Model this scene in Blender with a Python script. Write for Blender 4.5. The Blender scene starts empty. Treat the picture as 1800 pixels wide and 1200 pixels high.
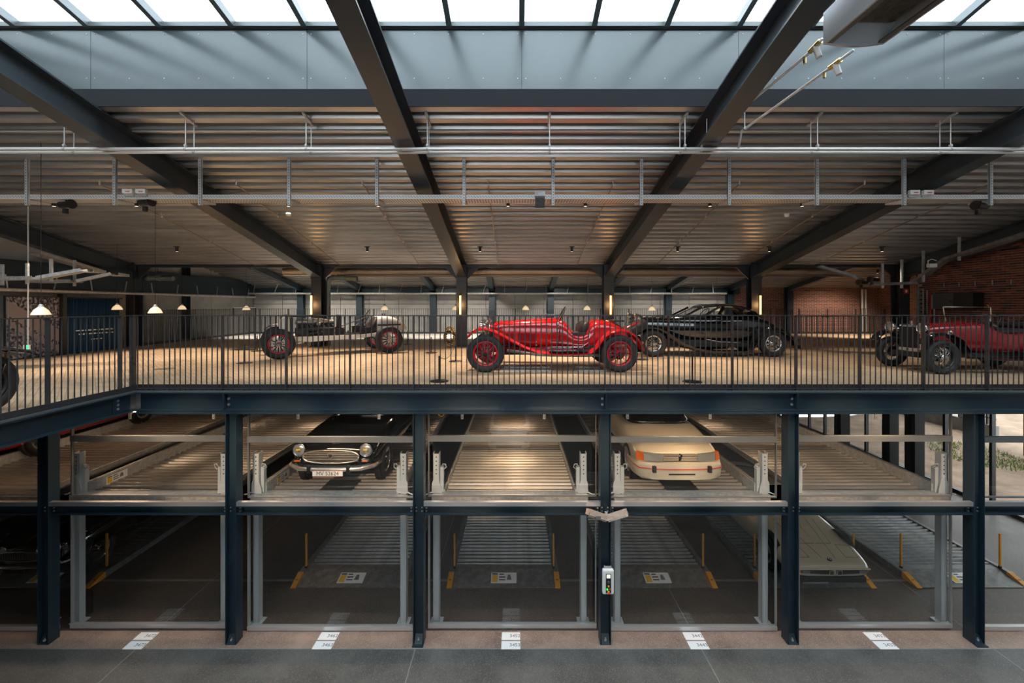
import bpy, bmesh, math, random
from mathutils import Vector, Matrix
random.seed(7)
R = math.radians
scn = bpy.context.scene
COL = scn.collection

# ------------------------------------------------------------------ camera, sky, exposure
CAMZ, F, VX = 5.21, 750.0, 906.0
cam_d = bpy.data.cameras.new('camera')
cam_d.sensor_width = 36.0
cam_d.lens = 36.0 * F / 1800.0
cam_d.shift_x = -(VX - 900.0) / 1800.0
cam_d.shift_y = -64.0 / 1800.0
cam_d.clip_start, cam_d.clip_end = 0.05, 300
cam = bpy.data.objects.new('camera', cam_d)
COL.objects.link(cam)
cam.location = (0, 0, CAMZ)
cam.rotation_euler = (R(90), 0, 0)
scn.camera = cam

world = bpy.data.worlds.new('overcast_sky')
scn.world = world
world.use_nodes = True
bg = world.node_tree.nodes['Background']
bg.inputs['Color'].default_value = (0.90, 0.96, 1.0, 1)
bg.inputs['Strength'].default_value = 4.0

scn.view_settings.view_transform = 'Standard'
scn.view_settings.look = 'None'
scn.view_settings.gamma = 1.0
scn.view_settings.use_curve_mapping = False
scn.view_settings.exposure = 0.45
try:
    scn.cycles.max_bounces = 6
    scn.cycles.diffuse_bounces = 3
    scn.cycles.glossy_bounces = 3
    scn.cycles.transparent_max_bounces = 12
    scn.cycles.sample_clamp_indirect = 4.0
    scn.cycles.use_adaptive_sampling = True
    scn.cycles.adaptive_threshold = 0.035
    scn.cycles.caustics_reflective = False
    scn.cycles.caustics_refractive = False
except Exception:
    pass

SPOT_A, SPOT_B, SPOT_C, BAY_W, FRONT_W = 440, 440, 430, 8, 3800      # lamp powers (W)

def P(x, y, D):
    """photo position (1800x1200 frame) at depth D -> world point"""
    return Vector(((x - VX) / F * D, D, CAMZ - (y - 536) / F * D))

# ------------------------------------------------------------------ materials
M = {}
def mat(name, color, rough=0.5, metal=0.0, spec=0.5, emit=None, estr=0.0, coat=0.0):
    m = bpy.data.materials.new(name)
    m.use_nodes = True
    b = m.node_tree.nodes['Principled BSDF']
    b.inputs['Base Color'].default_value = (*color, 1)
    b.inputs['Roughness'].default_value = rough
    b.inputs['Metallic'].default_value = metal
    b.inputs['Specular IOR Level'].default_value = spec
    b.inputs['Coat Weight'].default_value = coat
    if emit:
        b.inputs['Emission Color'].default_value = (*emit, 1)
        b.inputs['Emission Strength'].default_value = estr
    M[name] = m
    return m

def vary(name, c1, c2, scale=4.0, stretch=(1, 1, 1), detail=4, lo=0.35, hi=0.65, bump=0.0, rough_var=0.0, space='Object', bscale=None):
    """mix two colours over a noise pattern on an existing material"""
    m = M[name]; nt = m.node_tree; N = nt.nodes; L = nt.links
    b = N['Principled BSDF']
    tc = N.new('ShaderNodeTexCoord')
    mp = N.new('ShaderNodeMapping'); mp.inputs['Scale'].default_value = stretch
    L.new(tc.outputs[space], mp.inputs['Vector'])
    n = N.new('ShaderNodeTexNoise'); n.inputs['Scale'].default_value = scale; n.inputs['Detail'].default_value = detail
    n.inputs['Roughness'].default_value = 0.65
    L.new(mp.outputs['Vector'], n.inputs['Vector'])
    r = N.new('ShaderNodeValToRGB')
    r.color_ramp.elements[0].position = lo; r.color_ramp.elements[0].color = (*c1, 1)
    r.color_ramp.elements[1].position = hi; r.color_ramp.elements[1].color = (*c2, 1)
    L.new(n.outputs['Fac'], r.inputs['Fac'])
    L.new(r.outputs['Color'], b.inputs['Base Color'])
    if bump:
        bp = N.new('ShaderNodeBump'); bp.inputs['Strength'].default_value = bump; bp.inputs['Distance'].default_value = 0.02
        src = n
        if bscale:
            src = N.new('ShaderNodeTexNoise'); src.inputs['Scale'].default_value = bscale; src.inputs['Detail'].default_value = 3
            L.new(mp.outputs['Vector'], src.inputs['Vector'])
        L.new(src.outputs['Fac'], bp.inputs['Height']); L.new(bp.outputs['Normal'], b.inputs['Normal'])
    if rough_var:
        base = b.inputs['Roughness'].default_value
        mr = N.new('ShaderNodeMapRange')
        mr.inputs['To Min'].default_value = max(0.03, base - rough_var); mr.inputs['To Max'].default_value = min(1, base + rough_var)
        L.new(n.outputs['Fac'], mr.inputs['Value']); L.new(mr.outputs['Result'], b.inputs['Roughness'])
    return m

mat('navy_steel', (0.012, 0.027, 0.040), 0.36); vary('navy_steel', (0.011, 0.025, 0.037), (0.015, 0.032, 0.046), 1.5)
mat('dark_steel', (0.022, 0.024, 0.028), 0.45); vary('dark_steel', (0.020, 0.022, 0.026), (0.03, 0.032, 0.036), 2)
mat('rail_steel', (0.030, 0.031, 0.034), 0.42)
mat('roof_steel', (0.030, 0.044, 0.056), 0.34); vary('roof_steel', (0.026, 0.038, 0.049), (0.036, 0.051, 0.064), 0.8)
mat('upstand_panel', (0.10, 0.124, 0.135), 0.20, 0.4); vary('upstand_panel', (0.096, 0.12, 0.131), (0.104, 0.129, 0.140), 0.9)
mat('band_steel', (0.022, 0.025, 0.030), 0.8, 0, 0.12)
mat('zinc_bright', (0.66, 0.68, 0.69), 0.42, 0.25)
mat('curb_alu', (0.15, 0.185, 0.20), 0.35, 0.4)
mat('deck_steel', (0.42, 0.42, 0.41), 0.34, 0.7); vary('deck_steel', (0.36, 0.36, 0.355), (0.52, 0.515, 0.505), 1.2, (0.35, 3, 3), 5, rough_var=0.12)
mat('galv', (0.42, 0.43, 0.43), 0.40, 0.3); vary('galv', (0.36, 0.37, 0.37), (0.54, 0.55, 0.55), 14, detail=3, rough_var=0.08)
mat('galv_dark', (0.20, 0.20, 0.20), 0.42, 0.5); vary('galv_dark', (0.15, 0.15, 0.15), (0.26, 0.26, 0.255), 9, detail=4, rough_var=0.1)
mat('pipe_zinc', (0.66, 0.67, 0.67), 0.32, 0.4)
mat('pipe_brown', (0.30, 0.24, 0.18), 0.4, 0.5)
mat('alu', (0.55, 0.56, 0.57), 0.30, 0.75)
mat('alu_brush', (0.62, 0.62, 0.62), 0.38, 0.6)
mat('black', (0.010, 0.010, 0.011), 0.4)
mat('black_soft', (0.014, 0.014, 0.015), 0.75)
mat('tyre', (0.012, 0.012, 0.013), 0.7); vary('tyre', (0.010, 0.010, 0.011), (0.020, 0.020, 0.021), 8)
mat('chrome', (0.78, 0.77, 0.75), 0.09, 1.0)
mat('chrome_warm', (0.72, 0.64, 0.55), 0.18, 0.75)
mat('brass', (0.62, 0.47, 0.20), 0.22, 1.0)
mat('bolt', (0.55, 0.58, 0.60), 0.35, 0.8)
mat('red_paint', (0.52, 0.008, 0.010), 0.16, 0.0, 0.5, coat=0.6)
mat('crimson_paint', (0.20, 0.005, 0.008), 0.18, 0.0, 0.5, coat=0.6)
mat('red_wheel', (0.42, 0.008, 0.022), 0.25)
mat('black_paint', (0.006, 0.007, 0.009), 0.10, 0.0, 0.55, coat=0.8)
mat('ivory_paint', (0.55, 0.48, 0.37), 0.2, coat=0.5)
mat('cream_paint', (0.62, 0.52, 0.38), 0.22, coat=0.5)
mat('white_paint', (0.66, 0.66, 0.63), 0.35)
mat('white_enamel', (0.76, 0.74, 0.68), 0.4)
mat('leather', (0.020, 0.016, 0.014), 0.55)
mat('canvas', (0.024, 0.020, 0.016), 0.85)
mat('engine', (0.05, 0.05, 0.05), 0.4, 0.7)
mat('engine_alu', (0.36, 0.35, 0.33), 0.35, 0.8)
mat('orange', (0.80, 0.32, 0.015), 0.45)
mat('amber', (0.70, 0.13, 0.01), 0.15, coat=0.4)
mat('lens', (0.62, 0.61, 0.58), 0.14, 0.7, coat=0.6)
mat('plate_white', (0.82, 0.80, 0.76), 0.4)
mat('label_white', (0.85, 0.86, 0.86), 0.5)
mat('ink', (0.015, 0.015, 0.018), 0.5)
mat('ink_grey', (0.16, 0.16, 0.17), 0.5)
mat('yellow_ink', (0.85, 0.50, 0.03), 0.5)
mat('red_ink', (0.55, 0.02, 0.02), 0.45)
mat('dull_black', (0.020, 0.020, 0.020), 0.8)
mat('box_white', (0.82, 0.82, 0.80), 0.4)
mat('wood_box', (0.50, 0.38, 0.30), 0.4, 0.2); vary('wood_box', (0.42, 0.31, 0.24), (0.58, 0.45, 0.36), 3, (1, 8, 8))
mat('btn_green', (0.03, 0.5, 0.05), 0.3, emit=(0.05, 0.9, 0.1), estr=0.8)
mat('btn_red', (0.6, 0.02, 0.02), 0.3, emit=(0.9, 0.02, 0.02), estr=0.3)
mat('btn_yellow', (0.75, 0.55, 0.05), 0.3)
mat('screen', (0.6, 0.62, 0.5), 0.3, emit=(0.9, 0.92, 0.7), estr=0.7)
mat('tube_glow', (1, 0.6, 0.25), 0.3, emit=(1.0, 0.42, 0.10), estr=5.0)
mat('bulb_glow', (1, 0.75, 0.45), 0.3, emit=(1.0, 0.66, 0.34), estr=9.0)
mat('led_warm', (1, 0.85, 0.65), 0.3, emit=(1.0, 0.70, 0.45), estr=26.0)
mat('bell_glow', (0.9, 0.8, 0.65), 0.3, emit=(1.0, 0.72, 0.42), estr=0.55)
mat('spot_lens', (1, 0.85, 0.65), 0.3, emit=(1.0, 0.75, 0.5), estr=1.5)
mat('blue_curtain', (0.010, 0.055, 0.125), 0.8); vary('blue_curtain', (0.008, 0.045, 0.105), (0.014, 0.068, 0.150), 3, (14, 14, .3))
mat('concrete_wall', (0.36, 0.355, 0.34), 0.8)
vary('concrete_wall', (0.27, 0.27, 0.26), (0.43, 0.425, 0.405), 0.9, (1, 1, 1.6), 8, 0.3, 0.7, bump=0.15)
mat('joint_dark', (0.10, 0.10, 0.10), 0.9)
mat('mortar', (0.46, 0.41, 0.36), 0.9); vary('mortar', (0.40, 0.35, 0.3), (0.52, 0.46, 0.41), 6)
for i, c in enumerate([(0.23, 0.060, 0.038), (0.17, 0.045, 0.032), (0.28, 0.085, 0.050), (0.060, 0.035, 0.034)]):
    mat('brick_%d' % i, c, 0.8)
    vary('brick_%d' % i, tuple(v * 0.7 for v in c), tuple(min(1, v * 1.25) for v in c), 9, bump=0.2)
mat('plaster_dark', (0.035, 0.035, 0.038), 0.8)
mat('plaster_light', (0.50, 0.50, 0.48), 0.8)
mat('slab', (0.22, 0.22, 0.21), 0.8); vary('slab', (0.18, 0.18, 0.17), (0.26, 0.26, 0.25), 2)
mat('soil', (0.36, 0.25, 0.18), 0.95); vary('soil', (0.24, 0.16, 0.11), (0.47, 0.335, 0.245), 1.6, (1, 1, 1), 10, 0.3, 0.7, bump=0.6)
mat('grass', (0.10, 0.20, 0.03), 0.8); vary('grass', (0.06, 0.14, 0.02), (0.18, 0.30, 0.05), 20)
mat('pale_floor', (0.66, 0.62, 0.55), 0.4); vary('pale_floor', (0.60, 0.56, 0.50), (0.72, 0.68, 0.61), 1.2)
mat('duct', (0.56, 0.47, 0.36), 0.35, 0.6)
mat('sign_red', (0.55, 0.03, 0.03), 0.5)
mat('sign_green', (0.02, 0.45, 0.12), 0.4, emit=(0.05, 0.9, 0.3), estr=1.2)
mat('cable_yellow', (0.55, 0.65, 0.05), 0.5)
mat('rail_grey', (0.17, 0.185, 0.19), 0.4, 0.3)
mat('tape_blue', (0.02, 0.14, 0.5), 0.5)
mat('grey_paint', (0.085, 0.095, 0.10), 0.4)
mat('unit_grey', (0.52, 0.56, 0.60), 0.32, 0.3)

# ground: dark polished aggregate
def aggregate(name, base, fleck, scale):
    m = mat(name, base, 0.52, 0, 0.45); nt = m.node_tree; N = nt.nodes; L = nt.links; b = N['Principled BSDF']
    tc = N.new('ShaderNodeTexCoord')
    n1 = N.new('ShaderNodeTexNoise'); n1.inputs['Scale'].default_value = 1.3; n1.inputs['Detail'].default_value = 8; n1.inputs['Roughness'].default_value = .7
    L.new(tc.outputs['Object'], n1.inputs['Vector'])
    r1 = N.new('ShaderNodeValToRGB')
    r1.color_ramp.elements[0].position = .3; r1.color_ramp.elements[0].color = (*[v * .6 for v in base], 1)
    r1.color_ramp.elements[1].position = .72; r1.color_ramp.elements[1].color = (*[v * 1.5 for v in base], 1)
    L.new(n1.outputs['Fac'], r1.inputs['Fac'])
    v = N.new('ShaderNodeTexVoronoi'); v.inputs['Scale'].default_value = scale
    L.new(tc.outputs['Object'], v.inputs['Vector'])
    sx = N.new('ShaderNodeSeparateColor'); L.new(v.outputs['Color'], sx.inputs['Color'])
    r2 = N.new('ShaderNodeValToRGB')
    r2.color_ramp.elements[0].position = .80; r2.color_ramp.elements[0].color = (0, 0, 0, 1)
    r2.color_ramp.elements[1].position = .95; r2.color_ramp.elements[1].color = (1, 1, 1, 1)
    L.new(sx.outputs['Red'], r2.inputs['Fac'])
    mx = N.new('ShaderNodeMix'); mx.data_type = 'RGBA'
    mx.inputs['B'].default_value = (*fleck, 1)
    L.new(r2.outputs['Color'], mx.inputs['Factor']); L.new(r1.outputs['Color'], mx.inputs['A'])
    L.new(mx.outputs['Result'], b.inputs['Base Color'])
    mr = N.new('ShaderNodeMapRange'); mr.inputs['To Min'].default_value = .3; mr.inputs['To Max'].default_value = .62
    L.new(n1.outputs['Fac'], mr.inputs['Value']); L.new(mr.outputs['Result'], b.inputs['Roughness'])
    return m
aggregate('aggregate_grey', (0.085, 0.088, 0.086), (0.17, 0.155, 0.135), 110)
mat('roller_steel', (0.30, 0.27, 0.25), 0.26, 0.55); vary('roller_steel', (0.24, 0.22, 0.20), (0.37, 0.34, 0.31), 6, (.5, 4, 4))
aggregate('aggregate_brown_shaded', (0.075, 0.055, 0.043), (0.15, 0.12, 0.095), 110)  # slab colour darkened for the shade inside the bays
aggregate('aggregate_brown_lit', (0.26, 0.185, 0.148), (0.40, 0.31, 0.25), 110)  # same slab, colour lightened where daylight reaches it

# end-grain oak block floor
def oak():
    m = mat('oak_blocks', (0.42, 0.27, 0.15), 0.42, 0, 0.4); nt = m.node_tree; N = nt.nodes; L = nt.links; b = N['Principled BSDF']
    tc = N.new('ShaderNodeTexCoord')
    mp = N.new('ShaderNodeMapping'); mp.inputs['Rotation'].default_value = (0, 0, R(45)); L.new(tc.outputs['Object'], mp.inputs['Vector'])
    br = N.new('ShaderNodeTexBrick')
    br.inputs['Scale'].default_value = 1.0; br.inputs['Brick Width'].default_value = .16; br.inputs['Row Height'].default_value = .08
    br.inputs['Mortar Size'].default_value = .004; br.inputs['Bias'].default_value = 0
    br.inputs['Color1'].default_value = (0.48, 0.34, 0.22, 1); br.inputs['Color2'].default_value = (0.60, 0.455, 0.31, 1)
    br.inputs['Mortar'].default_value = (0.25, 0.17, 0.10, 1)
    L.new(mp.outputs['Vector'], br.inputs['Vector'])
    n = N.new('ShaderNodeTexNoise'); n.inputs['Scale'].default_value = 3.0; n.inputs['Detail'].default_value = 6
    L.new(tc.outputs['Object'], n.inputs['Vector'])
    mr = N.new('ShaderNodeMapRange'); mr.inputs['To Min'].default_value = .72; mr.inputs['To Max'].default_value = 1.22
    L.new(n.outputs['Fac'], mr.inputs['Value'])
    mx = N.new('ShaderNodeMix'); mx.data_type = 'RGBA'; mx.blend_type = 'MULTIPLY'; mx.inputs['Factor'].default_value = 1
    L.new(br.outputs['Color'], mx.inputs['A']); L.new(mr.outputs['Result'], mx.inputs['B'])
    L.new(mx.outputs['Result'], b.inputs['Base Color'])
oak()

# far brick wall (too far away to pick bricks apart)
def brickmat():
    m = mat('brick_far', (0.25, 0.09, 0.06), 0.85); nt = m.node_tree; N = nt.nodes; L = nt.links; b = N['Principled BSDF']
    tc = N.new('ShaderNodeTexCoord')
    sp = N.new('ShaderNodeSeparateXYZ'); L.new(tc.outputs['Object'], sp.inputs['Vector'])
    ad = N.new('ShaderNodeMath'); ad.operation = 'ADD'
    L.new(sp.outputs['X'], ad.inputs[0]); L.new(sp.outputs['Y'], ad.inputs[1])
    cb = N.new('ShaderNodeCombineXYZ'); L.new(ad.outputs[0], cb.inputs['X']); L.new(sp.outputs['Z'], cb.inputs['Y'])
    br = N.new('ShaderNodeTexBrick'); br.inputs['Scale'].default_value = 1
    br.inputs['Brick Width'].default_value = .24; br.inputs['Row Height'].default_value = .0667; br.inputs['Mortar Size'].default_value = .009
    br.inputs['Color1'].default_value = (0.26, 0.075, 0.048, 1); br.inputs['Color2'].default_value = (0.13, 0.045, 0.038, 1)
    br.inputs['Mortar'].default_value = (0.34, 0.29, 0.25, 1)
    L.new(cb.outputs['Vector'], br.inputs['Vector']); L.new(br.outputs['Color'], b.inputs['Base Color'])
brickmat()

def glassmat(name, tint, refl, rough=0.0):
    m = bpy.data.materials.new(name); m.use_nodes = True; nt = m.node_tree; N = nt.nodes; L = nt.links
    for n in list(N):
        N.remove(n)
    out = N.new('ShaderNodeOutputMaterial')
    tr = N.new('ShaderNodeBsdfTransparent'); tr.inputs['Color'].default_value = (*tint, 1)
    gl = N.new('ShaderNodeBsdfGlossy'); gl.inputs['Roughness'].default_value = rough; gl.inputs['Color'].default_value = (1, 1, 1, 1)
    lw = N.new('ShaderNodeLayerWeight'); lw.inputs['Blend'].default_value = .5
    pw = N.new('ShaderNodeMath'); pw.operation = 'POWER'; pw.inputs[1].default_value = 5.0
    fr = N.new('ShaderNodeMath'); fr.operation = 'MULTIPLY_ADD'; fr.inputs[1].default_value = 1 - refl; fr.inputs[2].default_value = refl
    L.new(lw.outputs['Facing'], pw.inputs[0]); L.new(pw.outputs[0], fr.inputs[0])
    mx = N.new('ShaderNodeMixShader')
    L.new(fr.outputs[0], mx.inputs['Fac']); L.new(tr.outputs[0], mx.inputs[1]); L.new(gl.outputs[0], mx.inputs[2])
    L.new(mx.outputs[0], out.inputs['Surface'])
    M[name] = m
glassmat('glass', (0.90, 0.93, 0.93), 0.075)
glassmat('car_glass', (0.30, 0.32, 0.32), 0.06)
glassmat('clear_glass', (0.84, 0.86, 0.84), 0.06)
glassmat('sky_glass', (0.93, 0.95, 0.96), 0.05)
glassmat('lamp_glass', (0.92, 0.86, 0.78), 0.10, 0.05)

# ------------------------------------------------------------------ mesh helpers
class MB:
    def __init__(s):
        s.v = []; s.f = []
    def add(s, vs, fs):
        o = len(s.v); s.v += [tuple(p) for p in vs]; s.f += [tuple(i + o for i in f) for f in fs]; return s
    def box(s, x0, x1, y0, y1, z0, z1):
        v = [(x0, y0, z0), (x1, y0, z0), (x1, y1, z0), (x0, y1, z0), (x0, y0, z1), (x1, y0, z1), (x1, y1, z1), (x0, y1, z1)]
        return s.add(v, [(0, 3, 2, 1), (4, 5, 6, 7), (0, 1, 5, 4), (1, 2, 6, 5), (2, 3, 7, 6), (3, 0, 4, 7)])
    def bar(s, p, q, w, h, up=(0, 0, 1)):
        """rectangular bar from p to q, w across, h along up"""
        p, q = Vector(p), Vector(q); d = (q - p).normalized(); u = Vector(up)
        a = d.cross(u)
        if a.length < 1e-5:
            u = Vector((0, 1, 0)); a = d.cross(u)
        a.normalize(); u = a.cross(d).normalized()
        v = []
        for c in (p, q):
            for i, j in ((-1, -1), (1, -1), (1, 1), (-1, 1)):
                v.append(c + a * (i * w / 2) + u * (j * h / 2))
        return s.add(v, [(3, 2, 1, 0), (4, 5, 6, 7), (0, 1, 5, 4), (1, 2, 6, 5), (2, 3, 7, 6), (3, 0, 4, 7)])
    def cyl(s, p, q, r, n=10, r2=None, cap=True):
        p, q = Vector(p), Vector(q); d = (q - p).normalized(); r2 = r if r2 is None else r2
        a = d.orthogonal().normalized(); b = d.cross(a)
        v = []
        for c, rr in ((p, r), (q, r2)):
            for i in range(n):
                t = 2 * math.pi * i / n
                v.append(c + (a * math.cos(t) + b * math.sin(t)) * rr)
        f = [(i, (i + 1) % n, n + (i + 1) % n, n + i) for i in range(n)]
        if cap:
            f += [tuple(range(n - 1, -1, -1)), tuple(range(n, 2 * n))]
        return s.add(v, f)
    def tube(s, pts, r, n=8, cap=True):
        pts = [Vector(p) for p in pts]; rings = []
        up = None
        for i, p in enumerate(pts):
            d = (pts[min(i + 1, len(pts) - 1)] - pts[max(i - 1, 0)]).normalized()
            if up is None:
                up = d.orthogonal().normalized()
            up = (up - d * up.dot(d)).normalized(); b = d.cross(up)
            rr = r[i] if isinstance(r, (list, tuple)) else r
            rings.append([p + (up * math.cos(2 * math.pi * k / n) + b * math.sin(2 * math.pi * k / n)) * rr for k in range(n)])
        return s.loft(rings, True, cap)
    def loft(s, rings, closed=True, cap=True):
        n = len(rings[0]); v = [p for r in rings for p in r]; f = []
        for i in range(len(rings) - 1):
            for k in range(n if closed else n - 1):
                k2 = (k + 1) % n
                f.append((i * n + k, i * n + k2, (i + 1) * n + k2, (i + 1) * n + k))
        if cap and closed:
            f += [tuple(range(n - 1, -1, -1)), tuple((len(rings) - 1) * n + k for k in range(n))]
        return s.add(v, f)
    def prism(s, poly, axis, a, b):
        """extrude a 2-D polygon; axis 'x': poly=(y,z), 'y': poly=(x,z), 'z': poly=(x,y)"""
        def mk(p, t):
            return (t, p[0], p[1]) if axis == 'x' else (p[0], t, p[1]) if axis == 'y' else (p[0], p[1], t)
        n = len(poly); v = [mk(p, a) for p in poly] + [mk(p, b) for p in poly]
        f = [(i, (i + 1) % n, n + (i + 1) % n, n + i) for i in range(n)] + [tuple(range(n - 1, -1, -1)), tuple(range(n, 2 * n))]
        return s.add(v, f)
    def lathe(s, prof, c=(0, 0, 0), axis='z', n=24):
        """prof: (radius, height) pairs around axis through c"""
        rings = []
        for r, h in prof:
            ring = []
            for k in range(n):
                t = 2 * math.pi * k / n; a, b = r * math.cos(t), r * math.sin(t)
                q = (a, b, h) if axis == 'z' else (a, h, b) if axis == 'y' else (h, a, b)
                ring.append((c[0] + q[0], c[1] + q[1], c[2] + q[2]))
            rings.append(ring)
        return s.loft(rings, True, False)
    def ball(s, c, rx, ry=None, rz=None, n=14, m=8):
        ry = ry or rx; rz = rz or rx
        rings = []
        for i in range(m + 1):
            t = math.pi * i / m; rr = max(math.sin(t), 1e-3)
            rings.append([(c[0] + rx * rr * math.cos(2 * math.pi * k / n), c[1] + ry * rr * math.sin(2 * math.pi * k / n), c[2] - rz * math.cos(t)) for k in range(n)])
        return s.loft(rings, True, True)
    def mesh(s, name):
        me = bpy.data.meshes.new(name); me.from_pydata(s.v, [], s.f); me.update()
        bm = bmesh.new(); bm.from_mesh(me); bmesh.ops.recalc_face_normals(bm, faces=bm.faces); bm.to_mesh(me); bm.free()
        return me
    def build(s, name, m, parent=None, smooth=False, bevel=0, subsurf=0):
        me = s.mesh(name); me.materials.append(M[m])
        if smooth:
            for p in me.polygons:
                p.use_smooth = True
            if smooth is not True:
                try:
                    me.set_sharp_from_angle(angle=R(smooth))
                except Exception:
                    pass
        o = bpy.data.objects.new(name, me); COL.objects.link(o)
        if parent:
            o.parent = parent
        if bevel:
            b = o.modifiers.new('bevel', 'BEVEL'); b.width = bevel; b.segments = 2; b.limit_method = 'ANGLE'
        if subsurf:
            b = o.modifiers.new('sub', 'SUBSURF'); b.levels = subsurf; b.render_levels = subsurf
        return o

def tag(o, label, cat, group=None):
    o['label'] = label; o['category'] = cat
    if group:
        o['group'] = group
    return o
def thing(name, label, cat, loc=(0, 0, 0), rz=0, group=None):
    o = bpy.data.objects.new(name, None); COL.objects.link(o)
    o.empty_display_size = .1
    o.location = loc; o.rotation_euler = (0, 0, rz)
    return tag(o, label, cat, group)
def struct(o, label=None):
    o['kind'] = 'structure'
    if label:
        o['label'] = label
    return o
def sroot(name, label=None, loc=(0, 0, 0)):
    o = bpy.data.objects.new(name, None); COL.objects.link(o); o.location = loc
    return struct(o, label)
def inst(me, name, parent, loc=(0, 0, 0), rot=(0, 0, 0), scale=None):
    o = bpy.data.objects.new(name, me); COL.objects.link(o); o.parent = parent
    o.location = loc; o.rotation_euler = rot
    if scale:
        o.scale = scale
    return o
def meshof(mb, name, m, smooth=False):
    me = mb.mesh(name); me.materials.append(M[m])
    if smooth:
        for p in me.polygons:
            p.use_smooth = True
    return me
def text(name, body, size, m, parent, loc, rot, align='CENTER', ext=0.0005):
    c = bpy.data.curves.new(name, 'FONT'); c.body = body; c.size = size; c.align_x = align; c.align_y = 'CENTER'; c.extrude = ext
    c.materials.append(M[m])
    tmp = bpy.data.objects.new('tmp', c); COL.objects.link(tmp)
    bpy.context.view_layer.update()
    me = bpy.data.meshes.new_from_object(tmp.evaluated_get(bpy.context.evaluated_depsgraph_get())); me.name = name
    bpy.data.objects.remove(tmp); bpy.data.curves.remove(c)
    o = bpy.data.objects.new(name, me); COL.objects.link(o)
    if parent:
        o.parent = parent
    o.location = loc; o.rotation_euler = rot
    return o
def spot(loc, target, power, size, blend, color, parent=None, radius=0.04):
    d = bpy.data.lights.new('spot_light', 'SPOT'); d.energy = power; d.spot_size = R(size); d.spot_blend = blend; d.color = color
    d.shadow_soft_size = radius
    o = bpy.data.objects.new('spot_light', d); COL.objects.link(o); o.location = loc
    o.rotation_euler = (Vector(target) - Vector(loc)).to_track_quat('-Z', 'Y').to_euler()
    return o
WARM = (1.0, 0.80, 0.60)
def SX(D): return -(VX - 900.0) / F * D      # camera stands a little left of the hall's axis
UF = 3.89                    # upper floor level
D0 = 6.52                    # edge of the upper floor
def zbeam(D): return CAMZ + 3.944 - .225 * D      # underside of the roof girders
def zdeck(D): return CAMZ + 4.384 - .225 * D      # underside of the roof deck
# ================================================================== THE SETTING
XL, XR, YB, YF = -12.4, 17.2, 20.2, -9.0
XN = 13.7      # right-hand limit of the front hall
BAY = 2.87

# ---- ground floor
f0 = struct(MB().box(XL - 1, 12.45, YF, 6.47, -.2, 0).build('floor', 'aggregate_grey'), 'dark grey aggregate floor in front of the glazed bays')
f1 = struct(MB().box(XL - 1, 12.45, 6.47, YB, -.2, 0).build('floor_inner', 'aggregate_brown_shaded'), 'brownish aggregate floor inside the parking bays')
MB().box(XL, 12.3, 6.478, 6.83, 0, .001).build('lit_floor_strip', 'aggregate_brown_lit', f1)  # daylit edge of the inner slab, its light put into the colour
j = MB().box(XL, 12.3, 6.462, 6.478, 0, .002).build('floor_joint', 'slab', f1)
for x in (-10.0, -5.75, -1.52, 2.82, 7.25):
    MB().box(x - .006, x + .006, 6.48, 12.5, 0, .0015).build('floor_joint', 'slab', f1)
    MB().box(x - .007, x + .007, 1.5, 6.46, 0, .0015).build('floor_joint', 'slab', f0)
MB().box(XL, 12, 8.05, 8.11, 0, .0015).build('floor_joint', 'slab', f1)

# ---- upper floor: oak on a concrete slab, with a wing on the left
up = sroot('floor_upper', 'oak block floor of the upper storey')
poly = [(XL, YF), (-5.93, YF), (-5.93, 6.66), (13.7, 6.66), (13.7, 14.3), (XR, 14.3), (XR, YB), (XL, YB)]
MB().prism(poly, 'z', UF - .03, UF).build('oak_floor', 'oak_blocks', up)
MB().prism(poly, 'z', UF - .28, UF - .03).build('slab', 'slab', up)
MB().box(XL + .02, 9.3, 16.2, YB, UF, UF + .006).build('pale_floor_strip', 'pale_floor', up)  # paler strip of floor along the back wall

# ---- walls
wb = sroot('wall_back', 'grey concrete panel wall behind the far railing')
MB().box(XL - .3, XR + .3, YB + .08, YB + .4, 0, 10.8).build('wall_core', 'joint_dark', wb)
pan = MB()
for z0, z1 in ((UF + .02, UF + 1.36), (UF + 1.38, UF + 2.9)):
    x = XL
    while x < 10.3:
        x1 = min(x + 1.375, 10.35)
        MB().box(x + .008, x1 - .008, YB, YB + .1, z0, z1).build('panel', 'concrete_wall', wb)
        x = x1
struct(MB().box(10.35, XR + .3, YB - .05, YB + .1, UF, 10.8).build('wall_back_brick', 'brick_far'), 'red brick stretch of the back wall at the right')
wl = sroot('wall_left', 'concrete side wall left of the upper hall')
MB().box(XL - .3, XL - .02, YF, YB + .3, 0, 11.6).build('wall_core', 'joint_dark', wl)
y = 7.0
while y < YB:
    MB().box(XL - .05, XL, y + .008, min(y + 2.6, YB) - .008, UF, UF + 3.2).build('panel', 'concrete_wall', wl)
    y += 2.6
wf = sroot('wall_front', 'opposite wall of the hall behind the viewer')
MB().box(XL, XN, YF - .3, YF, 0, 4.2).build('lower_wall', 'plaster_dark', wf)
MB().box(XL, XN, YF - .3, YF, 4.2, 6.0).build('upper_wall', 'plaster_light', wf)
MB().box(XL, XN, YF - .3, YF, 9.2, 9.6).build('lintel', 'plaster_light', wf)
wfw = sroot('window_30', 'unseen window band added high in the opposite wall', (0, YF, 0))  # unseen, added to bring cool daylight in from the front
x = XL
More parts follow.
